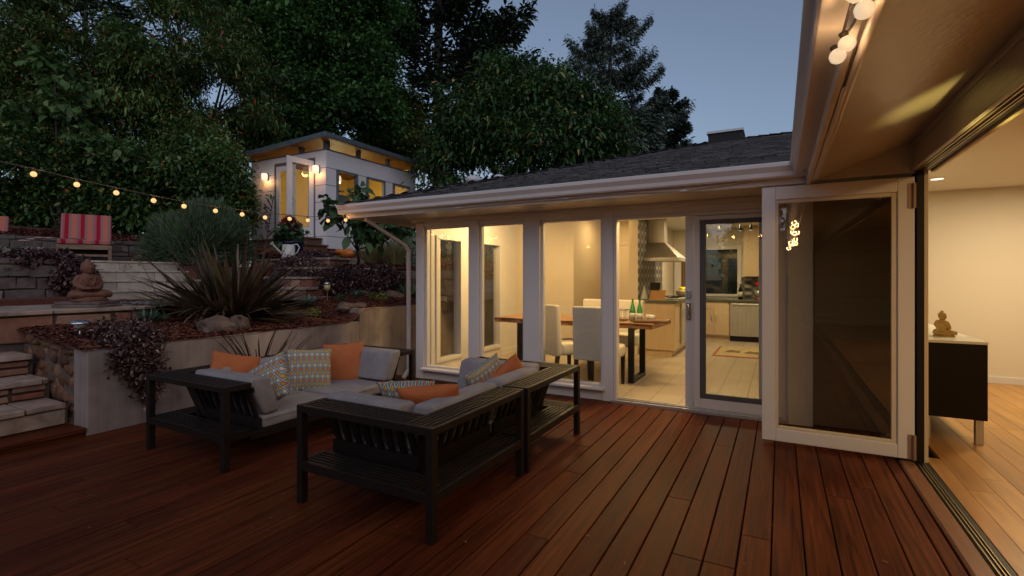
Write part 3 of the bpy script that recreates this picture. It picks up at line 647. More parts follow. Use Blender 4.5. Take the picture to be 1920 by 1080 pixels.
# roof over sunroom: eave line Y=4.48, hip from the left corner
EX, EY, EZ, P = -4.95, 4.50, 2.262, .31
mb = MB(); rr = random.Random(51)
def roofpt(x, s, lift=0): return (x, EY + s, EZ + P * s + lift)
step = .125; nrow = 33
for r in range(nrow):
    s0, s1 = r * step, (r + 1) * step + .05
    if s0 > 4.0: break
    x = EX + s0; xr = 0.0 if s0 > .2 else .06
    x1max = .12 + s0 * .0 if s0 < .2 else .15 + s0
    while x < x1max:
        xe = min(x1max, x + rr.uniform(.09, .22)); l = rr.uniform(.008, .021); g = .004
        mb.add([roofpt(x + g, s0, l), roofpt(xe - g, s0, l), roofpt(xe - g, s1, .001), roofpt(x + g, s1, .001), roofpt(x + g, s0, -.004), roofpt(xe - g, s0, -.004)],
               [(0, 1, 2, 3), (4, 5, 1, 0)])
        x = xe
# left hip face
for r in range(nrow):
    s0, s1 = r * step, (r + 1) * step + .05
    if s0 > 4.0: break
    y = EY + s0
    while y < EY + 9 - s0 * .2:
        ye = y + rr.uniform(.2, .4); l = rr.uniform(.006, .014)
        mb.add([(EX + s0, y, EZ + P * s0 + l), (EX + s0, ye, EZ + P * s0 + l), (EX + s1, ye, EZ + P * s1), (EX + s1, y, EZ + P * s1)], [(0, 1, 2, 3)]); y = ye
s = 0.0
while s < 4.05:                                                         # hip caps and ridge caps
    z = EZ + P * s
    for sg in (0, 1):
        d = .11
        a0 = Vector((EX + s, EY + s, z + .034)); a1 = Vector((EX + s + .2, EY + s + .2, z + P * .2 + .018))
        off = Vector((d, -d, 0)) if sg == 0 else Vector((-d, d, 0)); dn = Vector((0, 0, -.038))
        mb.add([a0, a1, a1 + off + dn, a0 + off + dn], [(0, 1, 2, 3)])
    s += .15
RX, RZ_ = EX + 4.05, EZ + P * 4.05
x = RX
while x < 5:
    for sg in (-1, 1):
        mb.add([(x, EY + 4.05, RZ_ + .036), (x + .2, EY + 4.05, RZ_ + .02), (x + .2, EY + 4.05 + sg * .14, RZ_ - .02), (x, EY + 4.05 + sg * .14, RZ_ - .012)], [(0, 1, 2, 3)])
    x += .15
roof = mb.build('roof', M['shingle'], house)
# right wing roof deck (seen only from other angles) and roof sheathing
mb = MB()
mb.add([(EX, EY, EZ - .02), (.12, EY, EZ - .02), (6, EY + 4.05, RZ_ - .02), (RX, EY + 4.05, RZ_ - .02)], [(0, 1, 2, 3)])
mb.add([(EX, EY, EZ - .02), (RX, EY + 4.05, RZ_ - .02), (RX, EY + 6, RZ_ - .02), (EX, EY + 9.5, EZ - .02)], [(0, 1, 2, 3)])
mb.add([(RX, EY + 4.05, RZ_ - .02), (6, EY + 4.05, RZ_ - .02), (6, EY + 9.5, EZ), (EX, EY + 9.5, EZ - .02), (RX, EY + 6, RZ_ - .02)], [(0, 1, 2, 3, 4)])
mb.add([(.12, EY, EZ), (.12, -8, EZ), (4.2, -8, EZ + P * 4.1), (4.2, EY + 4.05, EZ + P * 4.1)], [(0, 1, 2, 3)])
mb.add([(4.2, EY + 4.05, EZ + P * 4.1), (4.2, -8, EZ + P * 4.1), (9, -8, EZ), (9, EY + 4, EZ)], [(0, 1, 2, 3)])
mb.build('roof_deck', M['dark'], house)
# flat soffit and fascia of the sunroom
MB().box(-4.86, .185, 4.60, FY + .0, 2.122, 2.135).box(-4.86, -4.34, FY, 13, 2.122, 2.135).build('soffit', M['soffit'], house)
mb = MB(); mb.box(-4.88, .18, 4.575, 4.60, 2.105, 2.25).box(-4.905, -4.88, 4.575, 13, 2.105, 2.25)
mb.box(.18, .205, -8, 4.575, 2.085, 2.25)
mb.build('fascia', M['white'], house, bevel=.003)
# K-style gutters
def gutter_prof(o, z): return [(o, z), (o + .075, z), (o + .085, z + .012), (o + .088, z + .045), (o + .115, z + .085), (o + .115, z + .112), (o + .106, z + .118), (o + .100, z + .112), (o + .006, z + .112)]
mb = MB(); zg = 2.152
pf = gutter_prof(0, zg)
a = [( .18 - o, 4.575 - o, z) for o, z in pf]; b = [(-4.95 , 4.575 - o, z) for o, z in pf]; c = [(.18 - o, -8, z) for o, z in pf]
n = len(pf)
mb.add(a + b, [(i, (i + 1) % n, n + (i + 1) % n, n + i) for i in range(n)] + [tuple(range(n, 2 * n))])
mb.add(a + c, [(i, (i + 1) % n, n + (i + 1) % n, n + i) for i in range(n)] + [tuple(range(n, 2 * n))])
g = mb.build('gutter', M['gutter'], house)
mb = MB(); mb.box(-4.9, .05, EY - .01, EY + .03, 2.268, 2.276); mb.build('drip_edge', M['metalwhite'], house)
mb = MB()                                                              # downspout
q = [(-4.62, 4.66, 2.13), (-4.62, 4.66, 2.08), (-4.39, 5.12, 1.78), (-4.37, 5.17, 1.70), (-4.37, 5.17, .12), (-4.39, 5.10, .03)]
for i in range(len(q) - 1): mb.beam(q[i], Vector(q[i + 1]) + (Vector(q[i + 1]) - Vector(q[i])).normalized() * .02, .048, .042, (0, 1, .01) if i in (0, 3) else (0, 0, 1))
mb.build('downspout', mat('downspout_paint', (.42, .37, .36), (.47, .42, .41), 3, .45), house, bevel=.008)
# roof vents and skylight box
for uu, vv, r in ((888, 338, .105), (936, 333, .075)):
    p = at(uu, vv, 6.9 if uu < 900 else 7.15); MB().ball((p.x, p.y, p.z), r, 14, 8, (1, 1.3, .62)).build('roof_vent', M['metalwhite'], house, smooth=True)
p = atY(1330, 266, 8.45); q = atY(1393, 262, 8.45)
o = MB().box(p.x, q.x, 8.3, 8.7, 3.30, 3.59).build('skylight', M['dark'], house)
MB().box(p.x - .02, q.x + .02, 8.27, 8.73, 3.592, 3.625).build('cap', M['metalwhite'], o)
# left wall of the sunroom with two tall windows
mb = MB(); LX = -4.30
for y0, y1, z0, z1 in ((FY + .13, 5.48, 0, 2.3), (6.12, 6.40, 0, 2.3), (7.28, 7.85, 0, 2.3), (5.48, 6.12, 0, .17), (5.48, 6.12, 1.93, 2.3), (6.40, 7.28, 0, .17), (6.40, 7.28, 1.93, 2.3)):
    mb.box(LX, LX + .14, y0, y1, z0, z1)
mb.build('side_wall', M['white'], house)
for y0, y1 in ((5.48, 6.12), (6.40, 7.28)):
    f = MB()
    for a0, a1, z0, z1 in ((y0, y0 + .05, .17, 1.93), (y1 - .05, y1, .17, 1.93), (y0 + .05, y1 - .05, .17, .22), (y0 + .05, y1 - .05, 1.88, 1.93)): f.box(LX + .03, LX + .16, a0, a1, z0, z1)
    w = f.build('side_window', M['white'], house, bevel=.004)
    MB().box(LX + .07, LX + .076, y0 + .05, y1 - .05, .22, 1.88).build('pane', M['glass'], w)
    MB().box(LX + .035, LX + .15, y0 - .0 if False else y0 + .051, y0 + .10, .221, 1.879).build('curtain', M['wallw'], w)
# interior: floors
MB().box(-4.2, .85, FY + .12, 11.8, -.2, .03).build('tile_floor', M['tile'], kind='structure')
mb = MB(); mb.box(-4.3, -3.07, 7.85, 8.0, 0, 2.6).box(-3.20, -3.07, 8.0, 9.3, 0, 2.6).box(-3.07, -2.15, 9.3, 9.45, 0, 2.6).box(-2.30, -2.15, 8.5, 11.9, 0, 2.6)
mb.build('interior_wall', M['wall'], house)
mb = MB(); mb.box(-2.15, .95, 11.75, 11.9, 0, 2.6).box(.80, .90, FY + .02, 11.9, 0, 2.6); mb.build('kitchen_wall', M['wallw'], house)
MB().box(-4.3, .9, FY + .0, 11.9, 2.42, 2.5).build('ceiling', M['ceil'], house)
mb = MB(); mb.box(-4.16, -3.07, 7.835, 7.85, .03, .13).box(-4.16, -4.145, 7.28, 7.835, .03, .13).build('baseboard', M['white'], house, bevel=.003)
d = MB(); d.box(-2.96, -2.90, 9.27, 9.30, .03, 2.02).box(-2.28, -2.22, 9.27, 9.30, .03, 2.02).box(-2.90, -2.28, 9.27, 9.30, 1.96, 2.02)
d = d.build('closet_door', M['wall'], house, bevel=.004)
MB().box(-2.895, -2.285, 9.28, 9.297, .04, 1.955).build('panel', M['wall'], d, bevel=.006)
MB().box(-3.985, -3.915, 7.842, 7.85, .36, .48).build('outlet', M['whitegloss'], house, bevel=.003)
# right wing: opening with door track, header, jamb, room shell
mb = MB(); mb.box(.845, .862, -8, 4.60, 2.13, 2.345).box(.83, .845, -8, 4.60, 2.305, 2.345).box(.862, .98, -8, 4.60, 2.165, 2.6)
mb.box(.835, .845, -8, 4.60, 2.13, 2.16)
mb.build('door_header', M['taupe'], house, bevel=.004)
MB().prism([(.205, -8, 2.098), (.845, -8, 2.345), (.845, -8, 2.36), (.205, -8, 2.113)], (0, 12.575, 0)).build('sloped_soffit', M['taupe'], house)
MB().prism([(.206, 4.576, 2.099), (.206, 4.576, 2.134), (.845, 4.576, 2.38), (.845, 4.576, 2.12), (.21, 4.576, 2.118)], (0, .02, 0)).box(.186, .9, 4.6, FY, 2.121, 2.136).build('soffit_return', M['taupe'], house)
tr = MB().box(.865, .945, -8, 4.62, -.03, .004).build('door_track', M['alu'], house)
MB().box(.872, .877, -8, 4.62, .005, .012).box(.893, .898, -8, 4.62, .005, .012).box(.910, .914, -8, 4.62, .005, .012).build('rail', M['brass'], tr)
tr = MB().box(.863, .960, -8, 4.62, 2.135, 2.164).build('head_track', M['alu'], house)
MB().box(.866, .873, -8, 4.62, 2.126, 2.134).box(.895, .901, -8, 4.62, 2.128, 2.134).box(.912, .918, -8, 4.62, 2.128, 2.134).build('rail', M['brass'], tr)
MB().box(.863, .912, 4.62, 4.70, 0, 2.165).build('dark_jamb', M['alu'], house)
mb = MB(); mb.box(.9125, .948, 4.622, 4.76, .0, 2.16).box(.961, .985, -8, 4.62, 2.12, 2.164); mb.build('cream_jamb', M['wall'], house, bevel=.003)
MB().box(.90, .949, 4.762, 8.6, 0, 2.6).box(.863, .90, 4.7, FY + .02, 0, 2.6).build('partition', M['wallw'], house)
mb = MB(); mb.box(.9, 7, 8.5, 8.65, -.1, 2.6).box(6.9, 7, -8, 8.5, -.1, 2.6).box(.9, 7, -8.1, -8, -.1, 2.6).build('room_wall', M['wallw'], house)
MB().box(1.0, 6.9, 8.482, 8.5, .0, .09).build('room_baseboard', M['white'], house, bevel=.004)
MB().box(.98, 6.9, -8, 8.5, 2.5, 2.6).build('room_ceiling', M['ceil'], house)
mb = MB(); rr = random.Random(61)
mb.box(.948, 1.045, -8, 4.75, -.03, .008)
x = 1.047
while x < 6.9:
    y = -8 + rr.random()
    ys = [-8.0]
    while y < 8.3: ys.append(y); y += rr.uniform(1.2, 2.6)
    ys.append(8.5)
    for a, b in zip(ys[:-1], ys[1:]): mb.box(x + .0008, x + .1392, a + .0006, b - .0006, -.03, .006)
    x += .14
mb.build('oak_floor', M['oak'], kind='structure', bevel=.001, seg=1)
# folding glass door, swung open across the deck
fd = MB(); DX0, DX1, DY = -.135, .858, 4.56
fr = .10
fd.box(DX0, DX0 + fr, DY, DY + .05, .028, 2.09).box(DX1 - fr, DX1, DY, DY + .05, .028, 2.09).box(DX0 + fr, DX1 - fr, DY + .001, DY + .049, .028, .128).box(DX0 + fr, DX1 - fr, DY + .001, DY + .049, 1.985, 2.09)
fd = fd.build('folding_door', M['whitegloss'], house, bevel=.005)
mb = MB()
for a0, a1, z0, z1 in ((DX0 + fr, DX0 + fr + .02, .128, 1.985), (DX1 - fr - .035, DX1 - fr, .128, 1.985), (DX0 + fr + .02, DX1 - fr - .035, .128, .152), (DX0 + fr + .02, DX1 - fr - .035, 1.955, 1.985)):
    mb.box(a0, a1, DY + .012, DY + .04, z0, z1)
mb.build('glazing_bead', M['wall'], fd, bevel=.004)
MB().box(DX0 + fr, DX1 - fr, DY + .018, DY + .024, .14, 1.97).build('pane', M['glass2'], fd)
for z0 in (.03, 1.86): MB().tube([(DX1 - .005, DY - .012, z0), (DX1 - .005, DY - .012, z0 + .18)], .012, 10).box(DX1 - .04, DX1 - .016, DY - .006, DY - .001, z0, z0 + .18).build('hinge', M['copper'], fd)
mb = MB(); mb.box(.868, .91, 4.55, 4.60, .02, 2.12); mb.build('edge_seal', M['alu'], fd)
# conduit pipe and clips under the right eave
mb = MB(); mb.tube([(.232, -6, 2.093), (.232, 2.6, 2.093), (.234, 2.75, 2.09), (.234, 4.3, 2.093)], .014, 8).tube([(.219, 2.3, 2.088), (.219, 3.9, 2.086), (.216, 4.35, 2.09)], .010, 8)
mb.build('conduit', M['gutter'], house, smooth=True)
# lights of the house
def dl(x, y, z, w, colr=NEUT, size=.6, nm='ceiling_and_fill_light', rot=(0, 0, 0)):
    return lamp(nm, 'AREA', (x, y, z), w, colr, house, size, rot)
dl(-2.7, 6.7, 2.40, 33, WARM); dl(-1.2, 5.95, 2.38, 54, WARM, .5, rot=(R(-32), 0, 0)); dl(-.9, 9.8, 2.38, 52, NEUT); dl(-2.6, 8.5, 2.40, 9, WARM, .3); dl(-3.3, 6.4, 2.3, 24, WARM, .25, rot=(0, R(58), 0))  # last two added to brighten recess and outside wall; second tilted for deck spill
dl(2.6, 6.8, 2.48, 64, (1, .79, .48), .5); dl(2.4, 2.6, 2.48, 50, WARM, .6); dl(2.6, -1.5, 2.48, 30, WARM, .6)

# ------------------------------------------------------------------ string lights
def string_lights(name, label, pts, spacing, r, mbulb, watts, colr, start=0, drop=.05, wire='wire', n=6, litevery=1):
    t = thing(name, label, 'string lights', pts[0], group=None)
    path = [Vector(p) for p in pts]
    MB().tube(path, .004, 5).build('wire', M[wire], t)
    d = start; acc = 0; k = 0
    for a, b in zip(path[:-1], path[1:]):
        L = (b - a).length
        while d <= acc + L:
            p = a + (b - a) * ((d - acc) / L)
            c = p + Vector((0, 0, -drop))
            bu = MB().ball((0, 0, 0), r, 14, 10, (1, 1, 1.08))
            o = bu.build('bulb', mbulb, None, smooth=True, local=True); o.parent = t; o.location = c - t.location
            MB().lathe([(r * .42, r * .9), (r * .45, drop * .8), (r * .3, drop)], (0, 0, 0), 10).build('socket', M['socket'], o, local=True, smooth=True)
            if k % litevery == 0 and watts > 0 and c.x > -5: lamp('bulb_light', 'POINT', c + Vector((0, 0, -.0)), watts * litevery, colr, t, r * 1.15)
            k += 1; d += spacing
        acc += L
    return t
def catenary(a, b, sag, n=16): return [Vector(a).lerp(Vector(b), i / n) - Vector((0, 0, sag * 4 * (i / n) * (1 - i / n))) for i in range(n + 1)]
pxs = [(-70, 288), (0, 303), (63, 316), (144, 336), (218, 352), (288, 367), (345, 378), (404, 387), (454, 394), (497, 400), (543, 403), (577, 406), (615, 407), (648, 406)]
gp = []
for u_, v_ in pxs:
    f = (u_ - 63) / (648 - 63); x_ = -5.25 + .38 * max(0, f); gp.append(atX(u_, v_, x_))
string_lights('string_lights', 'garden string of warm round bulbs running from the left to the white eave corner', gp, 10, .024, M['bulbg'], 0, WARM2)
gt = [o for o in col.objects if o.name.startswith('string_lights')][0]
for ch in list(gt.children):
    if not ch.name.startswith('wire'):
        for c2 in list(ch.children): bpy.data.objects.remove(c2)
        bpy.data.objects.remove(ch)
proto = MB().ball((0, 0, 0), .0215, 14, 10).build('bulb', M['bulbg'], gt, smooth=True, local=True)
sk = MB().lathe([(.011, .022), (.012, .045), (.008, .052)], (0, 0, 0), 10).build('socket', M['socket'], proto, local=True, smooth=True)
for i, p in enumerate(gp[2:]):
    o = proto if i == 0 else copy_tree(proto, gt)
    o.location = p - gt.location + Vector((0, 0, -.045))
    lamp('bulb_light', 'POINT', p + Vector((0, 0, -.045)), 1.5, WARM2, gt, .026)
eb = [(.157, 1.85), (.173, 1.763), (.19, 1.56)]
for i in range(14): eb += [(.16, 1.44 - .3 * i), (.192, 1.27 - .3 * i)]
t = thing('string_lights', 'large bright globe bulbs strung in a doubled strand under the right eave', 'string lights', (.18, 1.85, 2.1))
mb = MB(); mb.tube([(.163, 1.87, 2.086), (.165, 1.5, 2.082), (.165, -3, 2.086)], .004, 5).tube([(.163, 1.87, 2.086), (.185, 1.7, 2.084), (.194, 1.5, 2.082), (.196, -3, 2.086)], .004, 5); mb.build('wire', M['wire'], t)
pb = MB().ball((0, 0, 0), .0235, 16, 12).build('bulb', M['bulb'], t, smooth=True, local=True)
MB().lathe([(.011, .020), (.013, .034), (.012, .036)], (0, 0, 0), 12).build('socket', M['socket'], pb, local=True, smooth=True)
for i, (x_, y_) in enumerate(eb):
    o = pb if i == 0 else copy_tree(pb, t); dz_ = 0 if i < 3 else random.uniform(0, .13)
    o.location = Vector((x_ + (0 if i < 3 else random.uniform(-.05, .05)), y_, 2.05 - dz_)) - t.location; o.rotation_euler = (R(random.uniform(-25, 25)), R(random.uniform(-20, 20)), 0)
    if i % 2 == 0: lamp('bulb_light', 'POINT', o.location + t.location, 2.4, WARM3, t, .03)
string_lights('string_lights', 'string of bulbs across the far side of the deck, seen mirrored in the glazing', catenary((-9.8, -2.2, 2.75), (-2.2, -2.6, 2.55), .42) + catenary((-2.2, -2.6, 2.55), (.2, -3.2, 2.5), .12)[1:], .62, .026, M['bulb'], 4.0, WARM2, .2, .05)
# white cable swagged along the sunroom eave
t = thing('eave_cable', 'thin white cable with clips swagged along the sunroom eave to the right eave', 'cable', (.2, 4.3, 2.1))
cp = [Vector((.20, 4.15, 2.085))] + [atY(u_, v_, 4.545) for u_, v_ in ((1485, 313), (1407, 340), (1282, 357), (1150, 363), (1060, 372), (950, 381), (860, 389), (780, 397), (776, 420))]
cp[-1] = Vector((-4.30, 5.20, 2.08)); cp[-2] = Vector((-3.95, 4.60, 2.105))
MB().tube(cp, .006, 6).build('cable', M['wirew'], t, smooth=True)
for p in cp[1:-2:2]: MB().box(p.x - .03, p.x + .03, p.y - .008, p.y + .008, p.z - .008, p.z + .008).build('clip', M['metalwhite'], t)

# ------------------------------------------------------------------ sofa modules (local: corner post at 0,0, backs along y=0 and x=0)
SZ, LW, TOPZ, SHZ, SHW = 1.02, .046, .590, .255, .205
def slat_L(mb, z0, z1, inset):
    "L-shaped shelf: frame rails with slats; the y=0 arm runs through, the x=0 arm butts against it"
    w = SHW
    for y0, y1 in ((.0, .034), (w - .03, w)): mb.box(LW if y0 < .1 else .034, SZ - LW, y0 + .001, y1, z0 + .0012, z1 - .0012)
    n = 4; g = .013; avail = w - .034 - .03; sw = (avail - (n + 1) * g) / n
    for i in range(n):
        y0 = .034 + g + i * (sw + g); mb.box(.034, SZ - .036, y0, y0 + sw, z1 - .016, z1 - .001)
    mb.box(.001, .033, LW, SZ - LW, z0, z1).box(w - .03, w - .001, w, SZ - LW, z0, z1)
    for i in range(n):
        x0 = .034 + g + i * (sw + g); mb.box(x0, x0 + sw, w + .004, SZ - .036, z1 - .016, z1 - .001)
    mb.box(SZ - .035, SZ - .002, LW, w, z0, z1).box(LW, w, SZ - .035, SZ - .002, z0, z1)
def make_sofa():
    t = thing('corner_sofa_module', 'x', 'outdoor sofa', group='espresso slatted corner sofa modules on the deck')
    for (x, y) in ((0, 0), (SZ - LW, 0), (0, SZ - LW)):
        MB().box(x, x + LW, y, y + LW, 0, TOPZ).build('leg', M['sofa'], t, bevel=.003, local=True)
    MB().box(SZ - LW, SZ, SZ - LW, SZ, 0, SHZ - .06).build('leg', M['sofa'], t, bevel=.003, local=True)
    mb = MB(); slat_L(mb, TOPZ - .042, TOPZ - .001, 0); mb.build('top_shelf', M['sofa'], t, bevel=.0025, local=True)
    mb = MB(); slat_L(mb, SHZ - .055, SHZ, 0); mb.build('lower_shelf', M['sofa'], t, bevel=.0025, local=True)
    mb = MB(); z0, z1 = SHZ - .02, TOPZ - .03                               # leaning back slats
    n = 9
    for i in range(n):
        x = .245 + i * (SZ - .30) / (n - 1); w = .042
        mb.beam((x, .305, z0), (x, SHW - .006, z1), w, .02, (0, 1, .5)); mb.beam((.305, x, z0), (SHW - .006, x, z1), w, .02, (1, 0, .5))
    mb.beam((.22, .228, z1 - .03), (SZ - .01, .228, z1 - .03), .02, .04).beam((.228, .22, z1 - .03), (.228, SZ - .01, z1 - .03), .02, .04)
    mb.beam((.29, .29, z0), (SHW - .004, SHW - .004, z1), .075, .05, (1, 1, .5))
    mb.build('back_slats', M['sofa'], t, bevel=.002, local=True)
    mb = MB(); mb.box(.29, SZ - .003, .272, .290, .19, .312).box(.272, .2895, .2725, SZ - .003, .19, .3115).box(SHW, SZ, SZ - .03, SZ - .002, .165, .222).box(SZ - .03, SZ - .002, SHW, SZ - .031, .165, .222)
    for i in range(9):
        x = .25 + i * .085; mb.box(x, x + .055, SHW, SZ - .03, .195, .214)
    mb.build('seat_frame', M['sofa'], t, bevel=.0025, local=True)
    MB().box(.30, SZ - .006, .30, SZ - .006, .224, .318).build('seat_cushion', M['fabric'], t, bevel=.022, seg=3, local=True, smooth=True, ang=30)
    a_, b_ = .2985, SZ - .0045; MB().tube([(a_ + .02, a_, .296), (b_ - .02, a_, .296), (b_, a_ + .02, .296), (b_, b_ - .02, .296), (b_ - .02, b_, .296), (a_ + .02, b_, .296)], .0042, 6).build('piping', M['fabric'], [q for q in t.children if q.name.startswith('seat_cushion')][0], local=True, smooth=True)
    def back(a, ax):
        b = MB(); z0, z1 = .320, .618; y0, y1 = .325, .222; th = .13
        prof = [(y0, z0), (y0 + th, z0 + .015), (y1 + th + .008, z1 - .01), (y1 - .012, z1), (y1 - .02, z1 - .05)]
        lo, hi = a
        pts = [(lo, y, z) if ax == 'x' else (y, lo, z) for y, z in prof]
        b.prism(pts, (hi - lo, 0, 0) if ax == 'x' else (0, hi - lo, 0))
        return b.build('back_cushion', M['fabric'], t, bevel=.026, seg=4, local=True, smooth=True, ang=25)
    back((.285, SZ - .008), 'x'); back((.40, SZ - .008), 'y')
    return t
sofa = make_sofa()
spots = [((-4.41, 2.07, 0), 0, 'corner sofa module at the front left, its shelf end nearest the stone stairs'),
         ((-4.43, 4.135, 0), -90, 'corner sofa module in the far left corner, before the concrete wall and downspout'),
         ((-1.545, 2.01, 0), 90, 'corner sofa module nearest the camera, with its slatted back turned to the viewer'),
         ((-1.535, 4.085, 0), 180, 'corner sofa module in front of the fixed sunroom panes, right behind the nearest one')]
for i, (l, a, lb) in enumerate(spots):
    o = sofa if i == 0 else copy_tree(sofa)
    o.location = l; o.rotation_euler = (0, 0, R(a)); o['label'] = lb
for o in list(col.objects):
    if o.name.startswith(('top_shelf', 'lower_shelf')): pass
def pillow(loc, size, rot, m, label, puff=.075, seed=0):
    N = 22; bm = bmesh.new(); uvl = bm.loops.layers.uv.new('UVMap'); rr = random.Random(seed)
    sides = []
    for sg in (1, -1):
        g = []
        for j in range(N + 1):
            row = []
            for i in range(N + 1):
                u, v = i / N * 2 - 1, j / N * 2 - 1
                e = max(0, (1 - u * u) * (1 - v * v)); pin = 1 - .07 * (1 - u * u) * abs(v) ** 3 ; pin2 = 1 - .07 * (1 - v * v) * abs(u) ** 3
                wr = .006 * MN.noise((u * 3 + seed, v * 3, sg * 2)) * e ** .3 + .010 * MN.noise((u * 1.4, v * 1.4 + seed, sg)) * e ** .3
                p = Vector((u * size / 2 * pin2, v * size / 2 * pin, sg * (puff * e ** .42 + wr)))
                row.append(bm.verts.new(p))
            g.append(row)
        sides.append(g)
        for j in range(N):
            for i in range(N):
                q = [g[j][i], g[j][i + 1], g[j + 1][i + 1], g[j + 1][i]]
                f = bm.faces.new(q if sg > 0 else q[::-1]); f.smooth = True
                for lp in f.loops:
                    lp[uvl].uv = ((lp.vert.co.x / size + .5), (lp.vert.co.y / size + .5))
    bmesh.ops.remove_doubles(bm, verts=bm.verts, dist=.0008)
    me = bpy.data.meshes.new('throw_pillow'); bm.to_mesh(me); bm.free(); me.materials.append(m)
    o = bpy.data.objects.new('throw_pillow', me); col.objects.link(o); o.location = loc
    o.rotation_euler = [R(a) for a in rot]
    return tag(o, label, 'pillow', 'throw pillows on the sofas')
# ------------------------------------------------------------------ garden studio
SXL, SXR, SY0, SY1, SB, ST = -14.14, -10.9, 9.5, 13.26, 2.13, 4.83
st = thing('garden_studio', 'small grey panelled garden studio with lit clerestory windows and open glass doors', 'garden studio', (-12.5, 11, 2.1))
def panels(mb, segs, place):
    for a, b, z0, z1 in segs: place(mb, a, b, z0, z1)
zs = [SB, 2.47, 2.94, 3.41, 3.88, 4.35, ST]
fp = MB(); PF = lambda mb, a, b, z0, z1: mb.box(a + .005, b - .005, SY0 - .02, SY0, z0 + .006, z1 - .006)
for z0, z1 in zip(zs[:-1], zs[1:]):
    lz0 = max(z0, 2.43)
    PF(fp, SXL, -13.07, lz0, z1); PF(fp, -11.33, SXR, z0, z1)
PF(fp, -13.07, -11.33, 4.66, ST); PF(fp, -13.07, -11.33, 2.2, 2.47)
fp.build('front_panels', M['panel'], st, bevel=.004, seg=1)
WN = [(9.86, 10.60, 3.50, 4.30), (11.0, 11.74, 3.50, 4.30), (12.15, 12.90, 3.50, 4.30)]
sp_ = MB(); PS = lambda mb, a, b, z0, z1: mb.box(SXR - .02, SXR, a + .005, b - .005, z0 + .006, z1 - .006)
ys_ = [9.5, 10.8, 11.95, 13.26]
for (a, b), w in zip(zip(ys_[:-1], ys_[1:]), WN):
    for z0, z1 in zip(zs[:-1], zs[1:]):
        if z1 <= w[2] - .06 or z0 >= w[3] - .0: PS(sp_, a, b, z0, z1)
        else:
            PS(sp_, a, w[0] - .02, z0, z1); PS(sp_, w[1] + .02, b, z0, z1)
            if z1 > w[3]: PS(sp_, w[0] - .02, w[1] + .02, w[3] + .02, z1)
            if z0 < w[2]: PS(sp_, w[0] - .02, w[1] + .02, z0, w[2] - .02)
sp_.build('side_panels', M['panel'], st, bevel=.004, seg=1)
mb = MB()                                                              # dark backing, floor, inner walls
for z0, z1, x0, x1 in ((SB + .05, ST, SXL + .01, -13.03), (SB + .05, ST, -11.36, SXR - .025), (4.68, ST, -13.03, -11.36)): mb.box(x0, x1, SY0 + .001, SY0 + .05, z0, z1)
for a, b, w in zip(ys_[:-1], ys_[1:], WN):
    mb.box(SXR - .06, SXR - .021, a, w[0], SB + .05, ST).box(SXR - .06, SXR - .021, w[1], b, SB + .05, ST).box(SXR - .06, SXR - .021, w[0], w[1], SB + .05, w[2]).box(SXR - .06, SXR - .021, w[0], w[1], w[3], ST)
mb.box(SXL, SXL + .04, SY0 + .06, SY1, SB, ST)
mb.build('backing', M['dark'], st)
mb = MB(); mb.box(SXL + .05, SXL + .09, SY0 + .06, SY1, SB + .3, 4.95).box(SXL + .05, SXR - .07, SY1 - .05, SY1, SB + .3, 5.05).box(SXR - .075, SXR - .061, SY0 + .06, WN[0][0], SB + .3, ST).box(SXR - .075, SXR - .061, WN[0][1], WN[1][0], SB + .3, ST).box(SXR - .075, SXR - .061, WN[1][1], WN[2][0], SB + .3, ST).box(SXR - .075, SXR - .061, WN[2][1], SY1, SB + .3, ST)
mb.build('inner_wall', M['ochre'], st)
MB().box(SXL + .05, SXR - .07, SY0 + .05, SY1 - .05, 2.36, 2.44).build('floor_boards', M['oak'], st)
MB().box(SXL - .0, SXR, SY0, SY0 + .06, ST, ST + .035).box(SXR - .06, SXR + .005, SY0 + .06, SY1, ST, ST + .035).build('sill_band', M['frame'], st, bevel=.003)
RZL, RZR = 4.90, 5.07                                                   # underside of the roof at left and right edge
rz_ = lambda x: RZL + (RZR - RZL) * (x + 14.45) / (3.95)
RL, RRt, RF, RB = -14.45, -10.50, 9.10, 13.4
mb = MB(); mb.add([(RL, RF + .02, rz_(RL)), (RRt - .02, RF + .02, rz_(RRt)), (RRt - .02, RB, rz_(RRt)), (RL, RB, rz_(RL))], [(0, 1, 2, 3)])
mb.build('cedar_soffit', M['cedar'], st)
mb = MB(); mb.prism([(RL, RF, rz_(RL) - .01), (RRt, RF, rz_(RRt) - .01), (RRt, RF, rz_(RRt) + .115), (RL, RF, rz_(RL) + .115)], (0, .018, 0))
mb.box(RRt - .018, RRt, RF + .018, RB, rz_(RRt) - .01, rz_(RRt) + .115)
mb.build('roof_fascia', M['fascia'], st, bevel=.004)
mb = MB(); mb.prism([(RL, RF + .02, rz_(RL) + .01), (RRt - .02, RF + .02, rz_(RRt) + .01), (RRt - .02, RF + .02, rz_(RRt) + .105), (RL, RF + .02, rz_(RL) + .105)], (0, RB - RF - .02, 0)); mb.build('roof', M['frame'], st)
mb = MB()                                                              # clerestory mullions
for y in (9.50, 10.64, 11.87, 13.0): mb.box(SXR - .09, SXR + .012, y, y + .11, ST + .035, rz_(SXR))
for x in (-11.02, -12.0): mb.box(x, x + .13, SY0 - .012, SY0 + .08, ST + .035, rz_(x + .05))
mb.build('mullion', M['frame'], st, bevel=.003)
mb = MB(); mb.add([(SXR - .04, SY0, ST + .03), (SXR - .04, SY1, ST + .03), (SXR - .04, SY1, rz_(SXR) - .002), (SXR - .04, SY0, rz_(SXR) - .002)], [(0, 1, 2, 3)])
